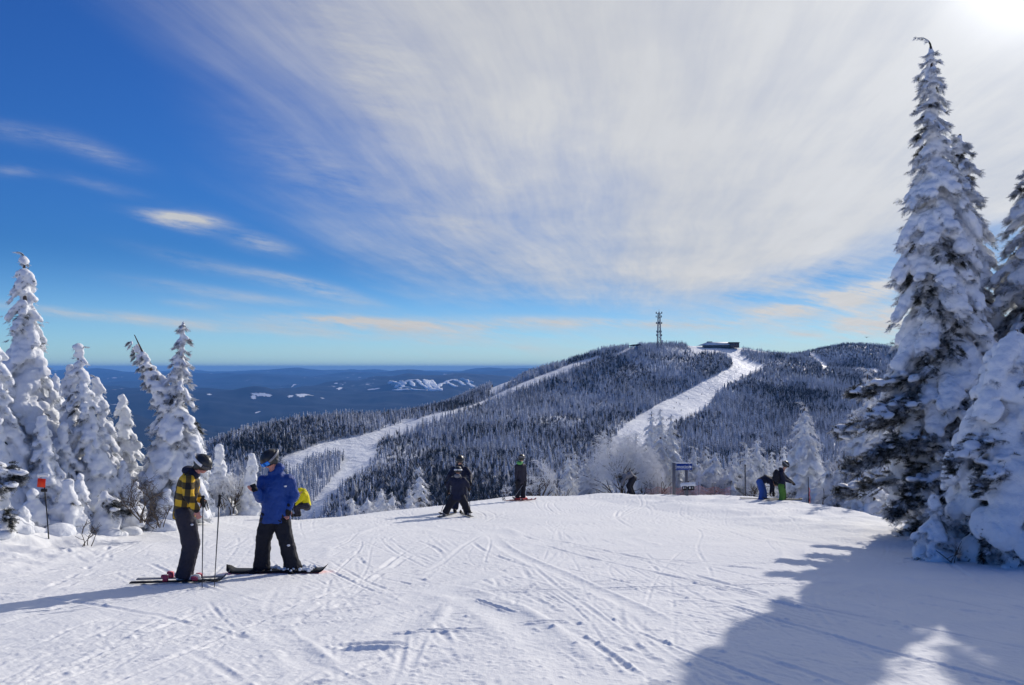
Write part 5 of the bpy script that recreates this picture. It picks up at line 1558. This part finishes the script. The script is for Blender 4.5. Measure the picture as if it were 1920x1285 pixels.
# red marker on a leaning pole at the left bank
bq = gpt(93, 1012); dm = bq[1]; mk = tag(empty("marker_sign", bq), "square orange-red marker on a leaning black pole in front of the left snow ghosts", 'marker')
tp = pt(82, 905, dm) - bq
MB().tube([[0, 0, -.15], tp * .5, tp + [0, 0, .04]], .010, 8).build("pole", BLACKP, mk)
MB().box(tp + [-.01, -.05, .0], (.14, .006, .15), Matrix.Rotation(R(4), 3, 'Y')).build("panel", ORED, mk)
cp = MB(); cp.tube([tp + [-.10, -.02, .12], tp + [0, -.02, .14], tp + [.10, -.02, .12]], .035, 8, ry=.025); link("snow_cap", remesh(cp, "snow_cap", .012, 1, ((.05, .02),)), mk, M_SNOW)
MB().box(tp + [.02, -.02, -.135], (.10, .03, .05)).build("clamp", BLACKP, mk)


# ------------------------------------------------------------------ summit
STEEL = simple("tower_steel", (.22, .22, .23), .6, scale=.5); DARKW = simple("dark_cladding", (.035, .035, .045), .7, scale=.3); ROOFS = simple("snowy_metal_roof", (.62, .66, .72), .6, scale=.2)
WOODW = simple("brown_cladding", (.10, .06, .045), .8, scale=.3); GLASS = simple("dark_window_glass", (.03, .04, .06), .1, spec=.8)
tb = pt(1236, 648, 1185.0); tb[2] = Zs(tb[0], tb[1]); hT = pt(1236, 588, 1185.0)[2] - tb[2]
tw = tag(empty("lattice_tower", tb), "tall grey lattice antenna tower on the summit of the far hill", 'tower')
for sx in (-1, 1):
    for sy in (-1, 1):
        MB().tube([[sx * 3.1, sy * 3.1, 0], [sx * 2.2, sy * 2.2, hT * .5], [sx * 1.5, sy * 1.5, hT]], .42, 6).build("leg", STEEL, tw)
br = MB(); nb = 11
for i in range(nb):
    z0, z1 = hT * i / nb, hT * (i + 1) / nb; r0 = np.interp(z0, [0, hT * .5, hT], [3.1, 2.2, 1.5]); r1 = np.interp(z1, [0, hT * .5, hT], [3.1, 2.2, 1.5])
    for (a, b_) in (((-1, -1), (1, -1)), ((1, -1), (1, 1)), ((1, 1), (-1, 1)), ((-1, 1), (-1, -1))):
        br.tube([[a[0] * r0, a[1] * r0, z0], [b_[0] * r1, b_[1] * r1, z1]], .16, 4); br.tube([[b_[0] * r0, b_[1] * r0, z0], [a[0] * r1, a[1] * r1, z1]], .16, 4)
        br.tube([[a[0] * r1, a[1] * r1, z1], [b_[0] * r1, b_[1] * r1, z1]], .15, 4)
br.build("bracing", STEEL, tw)
for (py_, w_, n_) in ((587, 4.8, 6), (594, 4.3, 5), (606, 4.6, 6), (622, 3.9, 3), (629, 4.6, 2)):
    zz_ = pt(0, py_, 1185.0)[2] - tb[2]; pl = MB().box((0, 0, zz_ - .8), (w_ * 1.3, w_ * 1.3, .35)).build("platform", STEEL, tw)
    for i in range(n_):
        a = i * 6.283 / n_ + .4; ant = MB(); ant.tube([[math.cos(a) * w_, math.sin(a) * w_, zz_ - 1.2], [math.cos(a) * w_, math.sin(a) * w_, zz_ + 1.6]], .62, 8); ant.build("antenna", DARKW, tw)
for (x_, py_, r_) in ((1.0, 633, 1.3), (-3.4, 626, 1.1), (4.2, 640, 1.5)):
    zz_ = pt(0, py_, 1185.0)[2] - tb[2]; MB().tube([[x_, -3.2, zz_], [x_, -4.2, zz_ + .05]], r_, 14).build("dish", WHITEP, tw)
MB().tube([[0, 0, hT], [0, 0, hT + 7.5]], [.3, .12], 6).build("mast_tip", STEEL, tw)

lb = pt(1345, 650, 1225.0); lb[2] = Zs(lb[0], lb[1]); sL = 1225 / F_PX
lg = tag(empty("summit_lodge", lb), "long low summit lodge with a snowy roof and dark walls", 'lodge')
MB().box((0, 6, 2.2), (48 * sL, 16, 4.6)).build("wall", DARKW, lg)
rf = MB(); x0, x1 = -34 * sL, 22 * sL
V = [(x0, -4, 4.0), (x1, -4, 4.6), (x1, 15, 4.6), (x0, 15, 4.0), (x0 + 14, 3, 9.2), (x1, 3, 9.6), (x1, 10, 9.6), (x0 + 14, 10, 9.2)]
rf.add(V, Q=[[0, 1, 5, 4], [1, 2, 6, 5], [2, 3, 7, 6], [3, 0, 4, 7], [4, 5, 6, 7], [3, 2, 1, 0]]); rf.build("roof", ROOFS, lg)
MB().box((31 * sL, 4, 4.3), (19 * sL, 12, 8.0)).build("annex", WOODW, lg); MB().box((31 * sL, 3.6, 8.7), (20.5 * sL, 13, .8)).build("annex_roof", DARKW, lg)
MB().box((-13 * sL, 5, 9.7), (9 * sL, 5, 1.2)).build("dormer", DARKW, lg)
for i in range(11): MB().box((-20 * sL + i * 3.9 * sL, -2.05, 2.1), (2.6 * sL, .1, 2.0)).build("window", GLASS, lg)
for i in range(5): MB().box((24 * sL + i * 3.5 * sL, -2.06, 5.0), (2.2 * sL, .1, 2.2)).build("window", GLASS, lg)
sb_ = pt(1190, 649, 1170.0); sb_[2] = Zs(sb_[0], sb_[1]); ls = tag(empty("lift_station", sb_), "small dark chairlift station with a wing roof left of the tower", 'lift station')
MB().box((5, 0, 2.6), (5, 5, 5.2)).build("base", DARKW, ls)
ro = MB(); ro.add([(-11, -3.5, 5.6), (-4, -4, 7.6), (8, -4, 8.6), (10, -3.5, 6.0), (-11, 3.5, 5.6), (-4, 4, 7.6), (8, 4, 8.6), (10, 3.5, 6.0), (0, -3.5, 5.4), (0, 3.5, 5.4)],
                  Q=[[0, 1, 5, 4], [1, 2, 6, 5], [2, 3, 7, 6], [0, 4, 9, 8], [8, 9, 7, 3]], T=[[0, 8, 1], [8, 2, 1], [8, 3, 2], [4, 5, 9], [9, 5, 6], [9, 6, 7]]); ro.build("roof", DARKW, ls)
MB().tube([[-6, 0, 0], [-6, 0, 6]], .4, 6).build("support", STEEL, ls)
for (px_, py_, d_, h_) in ((1160, 652, 1170, 9), (1168, 651, 1172, 8.5), (1277, 652, 1200, 9), (1083, 672, 1120, 10), (616, 828, 690, 9)):
    q = pt(px_, py_, float(d_)); q[2] = Zs(q[0], q[1]); lbl = {1160: "leftmost of two lift pylons left of the lift station", 1168: "lift pylon nearest the lift station on the skyline", 1277: "squat lone pylon on the skyline right of the tower",
         1083: "lift pylon above the upper left run", 616: "thin pylon at the upper edge of the wide left-hand run"}[px_]
    lp = tag(empty("lift_pylon", q), lbl, 'pylon'); MB().tube([[0, 0, -1], [0, 0, h_]], [.55, .35], 6).build("mast", STEEL, lp); MB().box((0, 0, h_ - .2), (4.4, .5, .5)).build("crossarm", STEEL, lp)
# far skiers on the runs
tm = MB(); tm.bone([0, 0, .1], [0, 0, .85], .16, .19, 8); tm.bone([0, 0, .9], [.1, 0, 1.35], .22, .2, 8); tm.ell([.16, 0, 1.62], [.14, .14, .16]); tm.bone([-.05, .2, 1.3], [.25, .35, .95], .09, .07, 6); tm.bone([-.05, -.2, 1.3], [.25, -.35, .95], .09, .07, 6); tm.tube([[-.7, .12, .03], [.8, .12, .05]], .05, 4); tm.tube([[-.7, -.12, .03], [.8, -.12, .05]], .05, 4)
tmesh = remesh(tm, "distant_skier", .06, 1); tmesh.materials.append(F_BLACK)
for k_, (px_, py_) in enumerate([(1268, 757), (1275, 760), (1264, 767), (1277, 771), (1316, 741), (1358, 701), (1380, 699), (1238, 781), (1225, 788), (1385, 690), (1354, 657), (1346, 655), (1291, 749), (1250, 790), (588, 858), (1215, 806), (1330, 730)]):
    q = drop(px_, py_)
    if q is None: continue
    o = bpy.data.objects.new("person", tmesh); COL.objects.link(o); o.location = q; o.rotation_euler = (0, 0, random.uniform(0, 6.28)); o.scale = (1.15,) * 3
    tag(o, "tiny dark skier far off on the groomed runs of the opposite hill", 'person', "tiny skiers scattered over the far runs")
# bird over the right-hand knoll
bd = MB(); bd.ell([0, 0, 0], [.09, .26, .08]); bd.ell([0, .27, .03], [.05, .08, .05])
bdv = pt(1625, 633, 160.0); bo = tag(empty("bird", bdv), "small dark bird in the sky above the right-hand knoll", 'bird')
link("body", remesh(bd, "body", .02, 1), bo, F_BLACK)
for s_ in (-1, 1):
    wg = MB(); wg.tube([[s_ * .05, 0, .03], [s_ * .3, .03, .14], [s_ * .62, -.05, .05]], [.10, .09, .02], 8, ry=[.015, .012, .006], lat=(0, 1, 0)); wg.build("wing", F_BLACK, bo)

# runs of the ski hill far across the valley
sk = MB()
for pl in [[(727, 720), (740, 717), (752, 722), (765, 728)], [(740, 729), (752, 722), (766, 715), (780, 714)], [(782, 713), (790, 722), (803, 731)], [(795, 713), (800, 722), (808, 731)], [(810, 714), (815, 722), (822, 731)],
           [(818, 730), (832, 720), (845, 714), (855, 713)], [(850, 714), (862, 717), (870, 724)], [(862, 713), (876, 717), (884, 724), (886, 727)], [(735, 733), (770, 731), (800, 733), (830, 732)], [(770, 716), (778, 726)], [(838, 716), (848, 724), (856, 727)], [(756, 716), (745, 721), (735, 724)], [(800, 714), (804, 722), (806, 730)], [(805, 715), (812, 724), (818, 731)], [(872, 714), (880, 718), (887, 721)], [(760, 719), (754, 725), (748, 730)]]:
    P3 = [drop(a, b_, 9000, 17000, 20) for a, b_ in pl]
    P3 = [q for q in P3 if q is not None]
    if len(P3) < 2: continue
    fin_ = []
    for a, b_ in zip(P3[:-1], P3[1:]):
        for f_ in np.linspace(0, 1, 7)[:-1]:
            q = a * (1 - f_) + b_ * f_; fin_.append(q)
    fin_.append(P3[-1]); fin_ = np.array(fin_); fin_[:, 2] = Z(fin_[:, 0], fin_[:, 1]) + 9
    sk.tube(fin_, np.random.default_rng(3).uniform(22, 58, len(fin_)), 6, ry=7, lat=(1, 0, 0))
tag(sk.build("distant_ski_runs", M_SNOW_FAR), kind='structure')

# frozen lakes and snowed-over fields on the valley floor
for (px_, py_, w_, h_) in [(475, 746, 22, 3.2), (490, 742, 60, 4), (545, 744, 22, 3), (572, 741, 40, 3), (483, 775, 12, 2.4), (605, 748, 10, 3), (553, 722, 8, 2), (630, 720, 10, 2), (700, 731, 40, 2), (392, 741, 16, 3), (640, 728, 20, 2.4), (215, 760, 20, 3)]:
    c = drop(px_, py_, 4000, 40000, 20)
    if c is None: continue
    dx_ = w_ / F_PX * c[1] / 2 * .8; dy_ = max(abs((drop(px_, py_ - h_ / 2, 4000, 40000, 20) if drop(px_, py_ - h_ / 2, 4000, 40000, 20) is not None else c + 300)[1] - c[1]), 150)
    dy_ = min(dy_ * .55, 420); rr = random.Random(px_); V = [c + [0, 0, 8]]; n_ = 40
    for i in range(n_):
        a = i * 6.283 / n_; q = .55 + .45 * math.sin(a * 2 + px_) * .5 + rr.uniform(-.12, .28); X, Y = c[0] + math.cos(a) * dx_ * q, c[1] + math.sin(a) * dy_ * q
        V.append([X, Y, Zs(X, Y) + 8])
    tag(link("frozen_lake", np_mesh("frozen_lake", np.array(V), np.array([[0, 1 + i, 1 + (i + 1) % n_] for i in range(n_)])), None, M_SNOW_FAR), kind='structure')

# ------------------------------------------------------------------ air
hz = MB(); X0, X1, Y0, Y1, Z0, Z1 = -60000, 60000, -60000, 60000, -1000, 115
hz.box(((X0 + X1) / 2, (Y0 + Y1) / 2, (Z0 + Z1) / 2), (X1 - X0, Y1 - Y0, Z1 - Z0))
mh = bpy.data.materials.new("haze"); mh.use_nodes = True; nh = mh.node_tree; nh.nodes.clear()
ho = nh.nodes.new('ShaderNodeOutputMaterial'); hv = nh.nodes.new('ShaderNodeVolumePrincipled')
hv.inputs['Color'].default_value = (.16, .44, 1.0, 1); hv.inputs['Density'].default_value = 3.7e-5; hv.inputs['Anisotropy'].default_value = .0
nh.links.new(hv.outputs[0], ho.inputs['Volume'])
tag(hz.build("haze", mh), "thin blue winter air filling the valley", kind='stuff')
